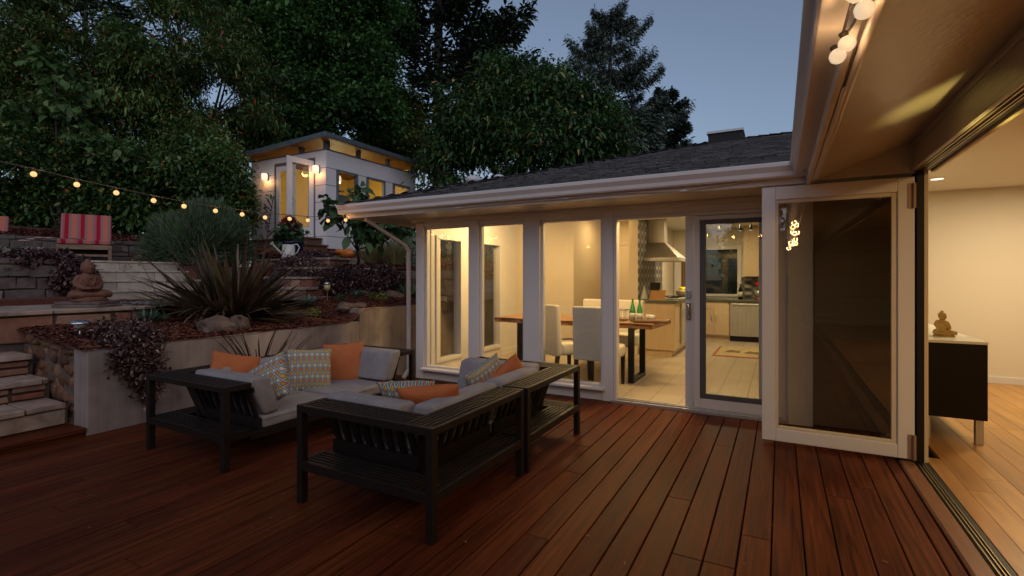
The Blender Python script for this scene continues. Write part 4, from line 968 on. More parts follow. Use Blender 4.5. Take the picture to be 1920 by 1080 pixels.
mb.add([(SXL, SY0 + .04, ST + .03), (SXR, SY0 + .04, ST + .03), (SXR, SY0 + .04, rz_(SXR)), (SXL, SY0 + .04, rz_(SXL))], [(0, 1, 2, 3)])
mb.build('clerestory_glass', M['glass'], st)
for i, (a, b, z0, z1) in enumerate(WN):
    f = MB(); f.box(SXR - .06, SXR + .035, a - .02, a + .05, z0, z1).box(SXR - .06, SXR + .035, b - .05, b + .02, z0, z1).box(SXR - .06, SXR + .04, a - .02, b + .02, z1, z1 + .06).box(SXR - .06, SXR + .045, a - .02, b + .02, z0 - .06, z0)
    f = f.build('window', M['frame'], st, bevel=.004)
    MB().box(SXR - .03, SXR - .024, a + .05, b - .05, z0, z1).build('pane', M['glass'], f)
df = MB(); df.box(-13.05, -12.985, SY0 - .03, SY0 + .06, 2.44, 4.64).box(-11.385, -11.33, SY0 - .03, SY0 + .06, 2.44, 4.64).box(-12.985, -11.385, SY0 - .03, SY0 + .06, 4.58, 4.64)
df.build('door_frame', M['frame'], st, bevel=.003)
def french(name, W_, loc, rz):
    d = MB(); fr_ = .15; z0, z1 = 0, 2.12
    d.box(0, fr_, -.022, .022, z0, z1).box(W_ - fr_, W_, -.022, .022, z0, z1).box(fr_, W_ - fr_, -.021, .021, z0, .27).box(fr_, W_ - fr_, -.021, .021, z1 - .15, z1)
    o = d.build(name, M['white'], st, bevel=.004, local=True); o.location = Vector(loc) - st.location; o.rotation_euler = (0, 0, R(rz))
    MB().box(fr_, W_ - fr_, -.004, .004, .27, z1 - .15).build('pane', M['glass'], o, local=True)
    h = MB(); h.ball((W_ - .07, -.045, .98), .028, 10, 6).tube([(W_ - .07, -.02, .98), (W_ - .07, -.05, .98), (W_ - .16, -.055, .98)], .011).ball((W_ - .07, -.03, 1.14), .026, 10, 6)
    h.build('handle', M['iron'], o, local=True, smooth=True)
    return o
french('fixed_door', .80, (-12.98, SY0 + .0, 2.45), 0)
french('open_door', .80, (-11.39, SY0 - .03, 2.45), 266)
for i, x in enumerate((-13.36, -11.18)):
    wl_ = MB().box(x - .05, x + .05, SY0 - .05, SY0 - .02, 4.20, 4.42).build('wall_lamp', M['frame'], st, bevel=.003)
    MB().lathe([(.075, 4.20), (.085, 4.26), (.085, 4.38), (.07, 4.40)], (x, SY0 - .13, 0), 14).build('lamp_shade', M['lantern'], wl_, smooth=True)
    lamp('wall_lamp_light', 'POINT', (x, SY0 - .15, 4.22), 14, WARM2, st, .09)
pl_ = MB().tube([(-12.1, 11.0, 4.9), (-12.1, 11.0, 4.5)], .006, 6).build('pendant', M['iron'], st)
MB().lathe([(.07, 4.26), (.085, 4.32), (.085, 4.45), (.06, 4.5)], (-12.1, 11.0, 0), 14).build('lamp_shade', M['lantern'], pl_, smooth=True)
lamp('pendant_light', 'POINT', (-12.1, 10.9, 4.2), 34, (1, .76, .34), st, .1); lamp('pendant_light', 'POINT', (-12.2, 12.0, 4.0), 26, (1, .70, .20), st, .1)
mb = MB(); mb.box(-12.55, -11.0, 12.4, 13.1, 3.12, 3.16).box(-11.05, -11.0, 12.4, 13.1, 2.44, 3.12).box(-12.55, -12.5, 12.4, 13.1, 2.44, 3.12)
tag(mb.build('desk', M['teak'], bevel=.004), 'wooden desk inside the studio behind its side windows', 'desk')
p = atX(655, 372, -11.1); tag(MB().box(-11.35, -11.12, 10.05, 10.55, 3.34, 3.72).build('pinboard', M['frame'], bevel=.01), 'dark green board standing inside the first studio window', 'board')
# studio steps
t = thing('studio_steps', 'reddish timber steps in front of the studio doors', 'steps', (-12, 8.7, 2)); mb = MB(); rr = random.Random(71)
for i, (y0, zt, xr_) in enumerate(((8.95, 2.42, -11.02), (8.62, 2.22, -10.78), (8.30, 2.03, -10.4))):
    mb.box(-13.6 - .2 * i, xr_, y0, 9.47, zt - .045, zt).box(-13.55 - .2 * i, xr_ - .05, y0 + .03, 9.47, zt - .2, zt - .048)
mb.build('tread', M['timber'], t, bevel=.006)
mb = MB()
for x in (-13.9, -12.4, -11.0): mb.box(x, x + .12, 9.6, 13.1, 1.8, SB)
mb.build('skid', M['timber'], st)
# ------------------------------------------------------------------ foliage tools
def unit(a): return a / np.maximum(np.linalg.norm(a, axis=1, keepdims=True), 1e-6)
def leaf_quads(Pb, D, L, Wd, fold=.25, droop=.25, up=None):
    k = len(Pb); D = unit(D); rnd = RNG.normal(size=(k, 3)) * .45; rnd[:, 2] += 1
    Sd = unit(np.cross(D, rnd)); N = np.cross(Sd, D)
    L = L[:, None]; Wd = Wd[:, None]; dz = np.zeros_like(Pb); dz[:, 2] = droop * L[:, 0]
    m1 = Pb + D * L * .27 - dz * .06; m2 = Pb + D * L * .66 - dz * .45; tip = Pb + D * L - dz
    up_ = N * Wd * fold
    return np.stack([Pb, m1 + Sd * Wd * .42 + up_, m2 + Sd * Wd * .45 + up_ * .9, tip, m2 - Sd * Wd * .45 + up_ * .9, m1 - Sd * Wd * .42 + up_], 1)
def crown(blobs, ncl, per, L, Wd, spread=.10, droop=.3, gap=.0, seed=0, inner=.45, up=.35, freq=1.6, fold=.25, gapth=-.25, clump=0):
    "clusters of leaves spread through ellipsoids; low-frequency noise leaves holes"
    C = np.array([b[0] for b in blobs]); Rr = np.array([b[1] for b in blobs]); w = (Rr[:, 0] * Rr[:, 2]); w = w / w.sum()
    n0 = int(ncl * 1.9); bi = RNG.choice(len(blobs), n0, p=w); d = unit(RNG.normal(size=(n0, 3)))
    rad = RNG.uniform(inner ** 2, 1.04, n0) ** .5; P = C[bi] + d * Rr[bi] * rad[:, None]
    ph = np.random.default_rng(seed).uniform(0, 6.28, (5, 3)); fr = np.random.default_rng(seed + 1).normal(size=(5, 3)) * freq
    nz = sum(np.sin(P @ fr[i] + ph[i, 0]) for i in range(5)) / 5
    keep = nz > gapth; P, d = P[keep][:ncl], d[keep][:ncl]; k = len(P)
    if clump:                                     # gather the twigs into billows
        nc = max(4, k // 26); ci = RNG.integers(0, nc, k); o = unit(RNG.normal(size=(k, 3))); o[:, 2] = np.where(o[:, 2] < -.3, -o[:, 2], o[:, 2])
        sz = RNG.uniform(.6, 1.25, nc)[ci]; mix = (RNG.uniform(0, 1, k) < .82)[:, None]
        Q = P[ci] + o * (clump * sz * RNG.uniform(.55, 1.0, k))[:, None] * np.array([1, 1, .75]); P = np.where(mix, Q, P); d = np.where(mix, unit(o * .9 + d[ci] * .5), d)
    out = d * .8 + RNG.normal(size=(k, 3)) * .5; out[:, 2] += up; out = unit(out)
    PP = np.repeat(P, per, 0) + RNG.normal(size=(k * per, 3)) * spread
    DD = unit(np.repeat(out, per, 0) * .75 + RNG.normal(size=(k * per, 3)) * .75)
    l = RNG.uniform(*L, k * per); return leaf_quads(PP, DD, l, l * RNG.uniform(*Wd, k * per), fold, droop)
def pxblob(u, v, dep, ru, rv, rd=None):
    c = at(u, v, dep); k = dep / FPX
    return (tuple(c), (ru * k, (rd or max(ru, rv) * .8) * k, rv * k))
def limbs(base, blobs, r0, seed, fork=.45, n=9):
    rr = random.Random(seed); mb = MB(); b = Vector(base); top = sum((Vector(c) for c, _ in blobs), Vector()) / len(blobs); 
    f = b.lerp(top, fork); f.x += rr.uniform(-.1, .1)
    mb.tube([b, b.lerp(f, .5) + Vector((rr.uniform(-.06, .06), 0, 0)), f], [r0, r0 * .8, r0 * .65], n)
    for c, r in blobs:
        c = Vector(c); m = f.lerp(c, .5) + Vector((rr.uniform(-.2, .2), rr.uniform(-.2, .2), rr.uniform(0, .25)))
        mb.tube([f, m, c], [r0 * .5, r0 * .3, r0 * .12], 6)
        for _ in range(5):
            e = c + Vector((rr.uniform(-.8, .8) * r[0], rr.uniform(-.8, .8) * r[1], rr.uniform(-.5, .9) * r[2]))
            mb.tube([m.lerp(c, .5), (c + e) / 2 + Vector((0, 0, .08)), e], [r0 * .16, r0 * .1, r0 * .03], 5)
    return mb
def bush(name, label, cat, base, blobs, m, ncl, per, L, Wd, r0=.06, group=None, seed=1, part='foliage', stem='stem', fork=.35, **k):
    t = thing(name, label, cat, base, group=group)
    nmesh(part, crown(blobs, ncl, per, L, Wd, seed=seed, **k), 6, M[m], t)
    limbs(base, blobs, r0, seed, fork).build(stem, M['trunk'], t, smooth=True)
    return t
def blades(base, n, L, Wd, spread, m, seed, lean=(.15, 1.1), curve=.5, name='leaves', parent=None, segs=6, tipw=.05, rad=.08, az=None):
    rr = random.Random(seed); V = []
    for i in range(n):
        a = rr.uniform(0, 2 * math.pi) if az is None else rr.uniform(*az); ln = rr.uniform(*L); w = rr.uniform(*Wd); th = rr.uniform(*lean)
        p = Vector(base) + Vector((math.cos(a), math.sin(a), 0)) * rr.uniform(0, rad); cv = rr.uniform(.2, 1) * curve / segs; tw = rr.uniform(-.5, .5)
        side0 = Vector((-math.sin(a), math.cos(a), 0)); rows = []
        a2 = a
        for s in range(segs + 1):
            f = s / segs; d = Vector((math.cos(a2) * math.sin(th), math.sin(a2) * math.sin(th), math.cos(th)))
            ww = w * (.55 + .9 * f) if f < .45 else w * (1 - .0 * f) * max(tipw, (1 - f) / .55) ** .8 * .955
            nrm = side0.cross(d); sd_ = (side0 * math.cos(tw) + nrm * math.sin(tw))
            rows.append((p - sd_ * ww / 2 + nrm * ww * .12, p - nrm * ww * .1, p + sd_ * ww / 2 + nrm * ww * .12))
            p = p + d * (ln / segs); th += cv; a2 += rr.uniform(-.03, .03)
        V.append(rows)
    mb = MB()
    for rows in V:
        o = len(mb.v)
        for r in rows: mb.v += [tuple(q) for q in r]
        for s in range(segs):
            for c in (0, 1): mb.f.append((o + s * 3 + c, o + s * 3 + c + 1, o + s * 3 + c + 4, o + s * 3 + c + 3))
    return mb.build(name, M[m], parent, smooth=True)
# ------------------------------------------------------------------ bed plants
t = thing('flax_plant', 'huge bronze flax with long sword leaves in the mulch bed', 'flax plant', (-6.35, 4.0, .80))
blades((-6.35, 4.0, .78), 360, (.52, 1.18), (.062, .108), 0, 'lf_phorm', 5, (.05, 1.45), .5, 'blades', t, rad=.26)
blades((-6.35, 4.0, .80), 46, (.55, 1.1), (.030, .055), 0, 'lf_phorm', 15, (.5, 1.2), 2.6, 'bent_blades', t, rad=.24)
blades((-6.35, 4.0, .76), 30, (.5, 1.0), (.022, .040), 0, 'lf_grass', 16, (1.2, 1.65), .9, 'dead_blades', t, rad=.25)
p0 = Vector((-6.25, 4.3, .8)); p1 = at(497, 470, 6.9); p2 = at(512, 372, 7.0)
mb = MB(); mb.tube([p0, p0.lerp(p1, .6), p1, p2], [.014, .012, .009, .003], 6)
for i in range(9):
    f = i / 9; c = p1.lerp(p2, .25 + f * .75); mb.tube([c, c + Vector((random.uniform(-.13, .13) * (1 - f * .6), random.uniform(-.08, .08), .10))], [.006, .011], 5)
mb.build('flower_stalk', M['lf_burg'], t)
t = thing('dark_flax', 'dark burgundy flax sprouting between the left sofa and the concrete wall', 'flax plant', (-4.85, 3.30, 0))
blades((-4.85, 3.35, .12), 64, (.6, 1.0), (.014, .026), 0, 'lf_burg', 6, (.05, 1.15), .75, 'blades', t, rad=.07)
# lavender mound
t = thing('lavender_bush', 'big rounded grey green lavender mound above the limestone steps', 'bush', (-9.85, 5.65, 1.55))
k = 24000; cB = at(380, 460, 9.45); d = unit(RNG.normal(size=(k, 3))); d[:, 2] = np.where(d[:, 2] < -.55, -d[:, 2], d[:, 2])
Rv = np.array([.80, .80, .66]); rad = RNG.uniform(.45, 1.0, k) ** .5 * (1 + .16 * np.sin(d[:, 0] * 4 + 1) * np.cos(d[:, 1] * 3.4) + .10 * np.sin(d[:, 2] * 7 + d[:, 0] * 6))
Pb = np.array(cB) + np.array([0, 0, -.02]) + d * Rv * rad[:, None]; dr = unit(d * np.array([.7, .7, 1.0]) + RNG.normal(size=(k, 3)) * .22 + np.array([0, 0, .5]))
l = RNG.uniform(.09, .21, k); V = leaf_quads(Pb, dr, l, np.full(k, .016), .1, .02); nmesh('foliage', V, 6, M['lf_lav'], t)
limbs((-9.85, 5.65, 1.4), [(tuple(cB), (.9, .8, .4))], .06, 3, .3).build('stem', M['trunk'], t)
# purple shrubs
PG = 'purple leaved shrubs in the garden beds'
def purple(label, blobs, base, n, seed, L=(.035, .06)):
    return bush('purple_shrub', label, 'shrub', base, blobs, 'lf_purple', n, 9, L, (.45, .62), .02, PG, seed, spread=.036, inner=.6, gapth=-.35, freq=5, droop=.2)
p = at(95, 505, 6.7); purple('purple leaved shrub left of the seated statue', [(tuple(p), (.28, .40, .24)), (tuple(p + Vector((.12, .2, -.14))), (.22, .25, .2)), (tuple(p + Vector((-.1, -.3, .05))), (.25, .28, .16))], (p.x, p.y, 1.05), 1100, 4, (.035, .07))
T0 = Vector((-5.26, 2.42, .74))
purple('purple shrub trailing down over the front of the concrete wall', [(tuple(T0 + Vector((-.12, .0, .05))), (.22, .24, .08)), (tuple(T0 + Vector((.08, -.02, -.18))), (.07, .17, .22)), (tuple(T0 + Vector((.09, .03, -.36))), (.06, .09, .16)), (tuple(T0 + Vector((.08, -.16, -.08))), (.06, .10, .13))], tuple(T0 + Vector((-.2, 0, -.05))), 560, 5, (.026, .046))
for i, (u_, v_, y_, rx, rz2, lb) in enumerate(((560, 505, 6.75, .75, .26, 'purple shrub spilling over the stone wall right of the path stairs'), (615, 520, 6.72, .62, .24, 'purple shrub below the grey pointed boulder'), (660, 527, 6.72, .45, .22, 'low purple shrub below the pale ribbed boulder'), (712, 520, 6.72, .42, .2, 'purple shrub nearest the white downspout'), (592, 484, 7.5, .42, .12, 'small purple shrub in front of the timber studio steps'))):
    p = atY(u_, v_, y_); purple(lb, [(tuple(p), (rx, .3, rz2)), (tuple(p + Vector((rx * .4, -.12, -rz2 * .7))), (rx * .6, .2, rz2 * .7)), (tuple(p + Vector((-rx * .4, -.1, -rz2 * .5))), (rx * .55, .2, rz2 * .7))], (p.x, p.y + .1, p.z - .2), int(900 * rx + 250), 10 + i)
q = Vector((-5.95, 2.35, bedz(-5.95, 2.35))); purple('low purple seedling patch beside the silver solar lamp', [(tuple(q + Vector((.2, .1, .03))), (.22, .25, .06))], tuple(q), 160, 30, (.03, .05))
# succulents and ground cover
def rosette(label, u_, v_, r, m='lf_succ', n=46, name='rosette_plant', L=None):
    d0 = None
    for i in range(3000):
        q = at(u_, v_, 3 + i * .004)
        if q.z <= bedz(q.x, q.y): break
    t = thing(name, label, 'plant', (q.x, q.y, bedz(q.x, q.y)))
    blades((q.x, q.y, q.z - .01), n, (r * .6, r * 1.1), (r * .16, r * .26), 0, m, int(u_), (.1, 1.3), .3, 'leaves', t, segs=4, rad=r * .25); return t
rosette('blue green rosette plant before the flagstone landing', 278, 604, .20, n=60)
rosette('blue green rosette right of the big flax', 575, 573, .19, n=60)
rosette('small blue green rosette left of the flat grey rocks', 668, 555, .15)
rosette('tiny green seedling by the yellow solar lamp', 640, 562, .12, 'lf_fig', 40)
rosette('grey green spiky clump beside the white downspout', 765, 556, .33, 'lf_succ', 40)
for u_, v_, lb, r in ((322, 618, 'lime green ground cover patch in front of the flagstone landing', .16), (583, 591, 'small lime green patch near the raised concrete wall', .12), (712, 560, 'lime green trailing plant above the raised concrete wall', .16)):
    for i in range(3000):
        q = at(u_, v_, 3 + i * .004)
        if q.z <= bedz(q.x, q.y): break
    t = thing('ground_cover', lb, 'plant', (q.x, q.y, q.z)); nmesh('leaves', crown([((q.x, q.y, q.z + .015), (r, r, .035))], 130, 4, (.025, .045), (.6, .9), .03, inner=.2, up=.8), 6, M['lf_lime'], t)
    MB().tube([(q.x - r * .6, q.y, q.z), (q.x, q.y, q.z + .02), (q.x + r * .6, q.y, q.z)], .004, 5).build('stem', M['stem'], t)
# thin flower stalk in front of the limestone steps
q = Vector((-6.45, 3.25, .84)); t = thing('flower_stalk', 'thin green flower stalk in front of the limestone steps', 'plant', tuple(q)); q2 = at(262, 487, 6.3)
mb = MB(); mb.tube([q, q.lerp(q2, .5) + Vector((.03, 0, 0)), q2], [.006, .005, .003], 5).tube([q.lerp(q2, .62), at(240, 515, 6.25), at(228, 505, 6.25)], [.003, .003, .002], 5)
mb.build('stem', M['stem'], t); mb = MB()
for i in range(16):
    c = q2.lerp(at(228, 505, 6.25), random.random()) + Vector((random.uniform(-.05, .05), 0, random.uniform(-.06, .06))) if i > 5 else q2 + Vector((random.uniform(-.04, .04), 0, random.uniform(-.08, .04))); mb.ball(c, .009, 6, 4)
mb.build('bud', M['lf_lime'], t)
# pale flower clump at left edge
p = at(22, 470, 7.3); t = thing('yarrow', 'tall pale flowered yarrow at the left edge in front of the second lounge chair', 'plant', (p.x, p.y, 1.45))
mb = MB(); mf = MB()
for i in range(22):
    a = p + Vector((random.uniform(-.15, .25), random.uniform(-.25, .3), 0)); a.z = 1.45; b = a + Vector((random.uniform(-.12, .12), random.uniform(-.12, .12), random.uniform(.2, .5))); mb.tube([a, a.lerp(b, .5) + Vector((.02, 0, 0)), b], [.006, .005, .003], 5)
    if i < 13: mf.lathe([(.01, -.015), (.07, 0), (.06, .014), (.01, .02)], b, 9)
mb.build('stem', M['stem'], t); mf.build('flower_head', M['pet_pink'], t, smooth=True)
nmesh('foliage', crown([((p.x + .05, p.y, 1.55), (.25, .28, .16))], 260, 7, (.05, .09), (.2, .35), .06, inner=.2), 6, M['lf_silver'], t)
# grasses and silver shrub by the fig
for i, (u_, v_, r, m, lb, n) in enumerate(((700, 478, .55, 'lf_grass', 'clump of dry ornamental grass behind the fig tree', 420), (742, 472, .5, 'lf_grass', 'clump of dry ornamental grass beside the white downspout', 360))):
    p = atY(u_, v_, 8.1); t = thing('grass_clump', lb, 'grass', (p.x, p.y, 1.62)); blades((p.x, p.y, 1.62), n, (.4, .75), (.006, .012), 0, m, 90 + i, (.05, .7), .8, 'blades', t, segs=4, rad=.16)
p = atY(762, 478, 8.6); bush('silver_shrub', 'silvery shrub under the eave behind the downspout', 'shrub', (p.x, p.y, 1.6), [(tuple(p), (.5, .5, .38))], 'lf_silver', 420, 8, (.04, .08), (.3, .5), .02, spread=.06)
# fig tree
fb = atY(668, 492, 7.6); fb.z = 1.5; t = thing('fig_tree', 'young fig tree with lobed leaves below the studio windows', 'tree', tuple(fb))
bl = [pxblob(630, 398, 8.6, 26, 16), pxblob(680, 388, 8.7, 26, 14), pxblob(700, 428, 8.6, 42, 28), pxblob(672, 420, 8.5, 28, 22), pxblob(735, 442, 8.6, 22, 26), pxblob(678, 362, 8.7, 12, 10)]
limbs(tuple(fb), bl, .035, 8, .42).build('trunk', M['trunk'], t, smooth=True)
nmesh('crown', crown(bl, 105, 4, (.12, .21), (.7, .95), .07, .35, seed=2, inner=.1, gapth=-1), 6, M['lf_fig'], t)
# potted flower
pp = atY(546, 479, 7.32); t = thing('flower_pot', 'dark blue glazed pot of dark pink flowers on the flagstone ledge', 'potted plant', (pp.x, pp.y, 1.745))
MB().lathe([(.15, 0), (.19, .05), (.25, .24), (.27, .35), (.285, .36), (.285, .385), (.25, .385), (.24, .33), (.05, .32)], (pp.x, pp.y, 1.745), 22).build('pot', M['bluepot'], t, smooth=True)
fc = Vector((pp.x, pp.y, 2.32)); limbs((pp.x, pp.y, 2.07), [(tuple(fc), (.33, .3, .18))], .02, 4, .3).build('stem', M['stem'], t)
nmesh('foliage', crown([(tuple(fc + Vector((0, 0, -.03))), (.34, .32, .2)), (tuple(fc + Vector((-.16, 0, -.1))), (.2, .2, .14))], 120, 5, (.09, .15), (.6, .8), .06, .3, inner=.2, gapth=-1), 6, M['lf_fig'], t)
for (dx, dz) in ((-.14, .30), (.02, .36), (.17, .26), (.1, .17)):
    nmesh('flower', crown([((fc.x + dx, fc.y - .05, fc.z + dz - .06), (.085, .085, .075))], 40, 4, (.03, .05), (.7, 1.0), .02, .1, inner=.5, gapth=-1), 6, M['pet_red'], t)
cc = atY(541, 480, 7.05); cz = 1.745; t = thing('watering_can', 'cream watering can on the flagstone ledge before the blue pot', 'watering can', (cc.x, cc.y, cz))
MB().lathe([(.135, 0), (.135, .01), (.125, .3), (.12, .3), (.11, .05)], (cc.x, cc.y, cz), 20).build('body', M['can'], t, smooth=True)
dv = Vector((CY_, SY_, 0)); c0 = Vector((cc.x, cc.y, cz))
MB().tube([c0 - dv * .11 + Vector((0, 0, .08)), c0 - dv * .30 + Vector((0, 0, .27)), c0 - dv * .335 + Vector((0, 0, .305))], [.03, .02, .016], 8).lathe([(.014, 0), (.055, .035), (.05, .04)], c0 - dv * .335 + Vector((0, 0, .30)), 12, Euler((0, R(-45), YAW)).to_matrix()).build('spout', M['can'], t, smooth=True)
MB().tube([c0 + dv * .08 + Vector((0, 0, .30)), c0 + dv * .19 + Vector((0, 0, .31)), c0 + dv * .235 + Vector((0, 0, .24)), c0 + dv * .19 + Vector((0, 0, .14)), c0 + dv * .125 + Vector((0, 0, .09))], .012, 8).build('handle', M['can'], t, smooth=True)
g0 = atY(651, 476, 8.7); t = thing('ceramic_bird', 'orange glazed bird shaped ornament under the studio corner', 'ornament', tuple(g0))
mb = MB().ball((g0.x, g0.y, g0.z + .01), .17, 16, 10, (1.25, .8, .75)); mb.ball((g0.x - dv.x * .2, g0.y - dv.y * .2, g0.z + .06), .10, 14, 8, (1.25, .8, .7)); o = mb.build('body', M['gourd'], t, smooth=True)
rm = o.modifiers.new('blend', 'REMESH'); rm.mode = 'VOXEL'; rm.voxel_size = .02; rm.use_smooth_shade = True
# solar lamps
def solar(label, x, y, z, h, m):
    t = thing('solar_lamp', label, 'solar lamp', (x, y, z))
    MB().lathe([(.008, -.05), (.008, h * .55)], (x, y, z), 8).build('stake', M['chrome'], t, smooth=True)
    MB().lathe([(.03, h * .5), (.045, h * .55), (.045, h * .82), (.04, h * .84)], (x, y, z), 16).build('lens', M[m], t, smooth=True)
    MB().lathe([(.085, h * .80), (.09, h * .84), (.072, h * .90), (.07, h * .94), (.05, h * .97), (.048, h)], (x, y, z), 24).build('cap', M['chrome'], t, smooth=True)
    MB().lathe([(.04, h + .001), (.04, h + .004)], (x, y, z), 20).build('panel', M['solar'], t)
solar('silver mushroom shaped solar lamp in the mulch beside the rough stone wall', -5.88, 2.2, bedz(-5.88, 2.2), .15, 'lens')
q = Vector((-6.02, 5.26, bedz(-6.02, 5.26))); t = thing('solar_stake', 'small yellow glass solar light on a stake beside the gravel path', 'solar lamp', tuple(q))
MB().tube([q, q + Vector((0, 0, .2))], .006, 6).build('stake', M['chrome'], t); MB().lathe([(.025, .19), (.045, .23), (.05, .28)], q, 14).build('lens', M['lensy'], t, smooth=True); MB().lathe([(.055, .28), (.05, .305), (.02, .325)], q, 14).build('cap', M['chrome'], t, smooth=True)
# ------------------------------------------------------------------ lounge chairs
def lounge(label, loc, rz):
    t = thing('lounge_chair', label, 'lounge chair', loc, rz, 'wooden lounge chairs with red striped pads')
    w = .36
    fr_ = MB(); fr_.box(-w, -w + .045, -.25, .62, .24, .30).box(w - .045, w, -.25, .62, .24, .30).box(-w + .045, w - .045, -.25, -.21, .22, .30).box(-w + .045, w - .045, .55, .59, .24, .30).box(-w + .02, w - .02, -.235, -.21, .10, .14)
    for i in range(7): fr_.box(-w + .045, w - .045, -.19 + i * .10, -.12 + i * .10, .27, .29)
    fr_.build('seat_frame', M['teak'], t, bevel=.004, local=True)
    for sx in (-1, 1):
        for y in (-.24, .55): MB().box(sx * w - .025 * (1 + sx), sx * w + .025 * (1 - sx), y, y + .05, 0, .24).build('leg', M['teak'], t, bevel=.003, local=True)
    bf = MB()
    for sx in (-1, 1): bf.beam((sx * (w - .03), .30, .30), (sx * (w - .03), .64, .86), .04, .03, (0, 1, 0))
    bf.build('back_frame', M['teak'], t, local=True)
    MB().box(-w + .01, w - .01, -.27, .36, .305, .385).build('seat_pad', M['stripe'], t, bevel=.02, seg=3, local=True)
    b = MB(); b.prism([(-w + .01, .30, .37), (-w + .01, .37, .33), (-w + .01, .66, .86), (-w + .01, .58, .90)], (2 * w - .02, 0, 0)); b.build('back_pad', M['stripe'], t, bevel=.018, seg=3, local=True)
    return t
p = at(160, 490, 8.62); lounge('wooden lounge chair with red and orange striped pads on the patio', (p.x, p.y, 1.605), R(67))
c1 = at(-42, 492, 8.7); lounge('second striped lounge chair cut off by the left edge of the photo', (c1.x, c1.y, 1.605), R(70))
# throw pillows
def pl(u_, v_, dep, size, rot, m, lb, puff=.07, seed=0):
    p = at(u_, v_, dep); return pillow(tuple(p), size, rot, M[m], lb, puff, seed)
PILL = [
 (436, 703, 4.20, .38, (66, 14, 62), 'orange', 'orange throw pillow half hidden behind the front left back cushion', 1),
 (500, 719, 4.00, .41, (62, -30, 18), 'lattice', 'lattice patterned pillow leaning on the front left sofa module', 2),
 (580, 694, 4.72, .42, (72, 4, 62), 'lattice', 'upright lattice patterned pillow beside the orange pillow on the far left module', 3),
 (643, 681, 5.10, .42, (74, -3, 36), 'orange', 'large upright orange pillow in the far left sofa corner', 4),
 (772, 756, 3.42, .41, (58, 3, 200), 'lattice', 'lattice patterned pillow lying behind the back of the nearest sofa module', 5),
 (812, 764, 3.20, .40, (55, 5, 204), 'orange', 'orange pillow lying behind the back of the nearest sofa module', 6),
 (910, 718, 4.08, .38, (80, 24, 252), 'lattice', 'lattice patterned pillow seen edge on, on the module by the sunroom panes', 7),
 (955, 712, 4.15, .35, (66, 40, 226), 'orange', 'orange pillow tilted on its corner on the module by the sunroom panes', 8)]
for u_, v_, dep, sz_, rot, m, lb, sd_ in PILL: pl(u_, v_, dep, sz_, rot, m, lb, .07, sd_)
# ------------------------------------------------------------------ seated statues
def statue(label, loc, rz, h, m, name='seated_statue'):
    "cross-legged meditating figure; local height 1 from seat to crown, facing -y"
    mb = MB(); B = lambda c, r, sc=(1, 1, 1), e=(0, 0, 0): mb.ball(c, r, 18, 12, sc, Euler([R(q) for q in e]).to_matrix())
    B((0, 0, .06), .30, (1.25, .95, .22)); B((0, .03, .20), .19, (1.1, .85, .8)); B((0, .03, .36), .22, (1.05, .75, 1.0)); B((0, .02, .52), .21, (1.15, .70, .66))
    for s_ in (-1, 1): B((s_ * .17, .02, .55), .10, (1, .85, .8)); B((s_ * .16, -.02, .40), .10, (1, .8, 1.4))
    B((0, .01, .60), .12, (1.3, .9, .7)); B((0, .0, .65), .085, (1, 1, 1.1)); B((0, -.01, .79), .145, (.95, 1.0, 1.14)); B((0, .015, .855), .142, (1.0, 1.06, .9)); B((0, .02, .985), .06)
    B((0, -.150, .785), .024, (.8, 1, 1.5)); B((0, -.142, .735), .03, (1.3, .6, .5)); B((0, -.115, .695), .055, (1, .8, .7))
    for s in (-1, 1):
        B((s * .14, .01, .775), .04, (.5, .8, 1.9)); B((s * .05, -.132, .828), .028, (1.3, .5, .4)); B((s * .055, -.115, .78), .034, (1.2, .5, .6))
        mb.tube([(s * .19, .02, .56), (s * .26, .02, .42), (s * .25, -.05, .32)], [.085, .08, .07], 10); mb.tube([(s * .25, -.05, .32), (s * .14, -.17, .27), (s * .02, -.22, .26)], [.072, .055, .045], 10)
        B((s * .05, -.235, .262), .055, (1.3, .9, .5))
        for k in range(4): mb.tube([(s * .06 - s * .018 * k, -.25, .268), (s * .02 - s * .02 * k, -.285 + .006 * k, .272), (-s * .02 - s * .018 * k, -.275, .276)], .013, 7)
        mb.tube([(s * .05, -.22, .28), (s * .02, -.235, .315)], .014, 7)
        mb.tube([(s * .10, .0, .13), (s * .33, -.08, .12), (s * .42, -.13, .115)], [.12, .115, .09], 12); mb.tube([(s * .42, -.13, .11), (s * .22, -.27, .10), (-s * .10, -.30, .10)], [.09, .075, .05], 12)
        B((-s * .16, -.30, .11), .055, (1.6, .8, .6))
        mb.tube([(s * .10, .05, .60), (s * .13, -.08, .55), (s * .08, -.15, .42), (s * .02, -.16, .32)], .026, 8)
    mb.tube([(.1, -.06, .60), (0, -.13, .53), (-.1, -.06, .60)], .018, 8)
    t = thing(name, label, 'statue', loc, rz)
    mb.v = [(x * h, y * h, z * h) for x, y, z in mb.v]
    o = mb.build('body', M[m], t, smooth=True, local=True)
    rm = o.modifiers.new('blend', 'REMESH'); rm.mode = 'VOXEL'; rm.voxel_size = .0115 * h; rm.use_smooth_shade = True
    s2 = o.modifiers.new('soften', 'SMOOTH'); s2.iterations = 2; s2.factor = .4
    MB().lathe([(.40 * h, -.06 * h), (.41 * h, -.03 * h), (.36 * h, .0), (.36 * h, .05 * h)], (0, -.08 * h, 0), 20, Matrix.Diagonal((1, .8, 1))).build('base', M[m], t, smooth=True, local=True)
    return t
sp0 = atX(165, 573, -6.86)
statue('reddish terracotta statue of a cross legged figure on a stacked stone slab', (sp0.x, sp0.y, 1.115), R(92), .43, 'terra')
mb = MB(); z = 1.021
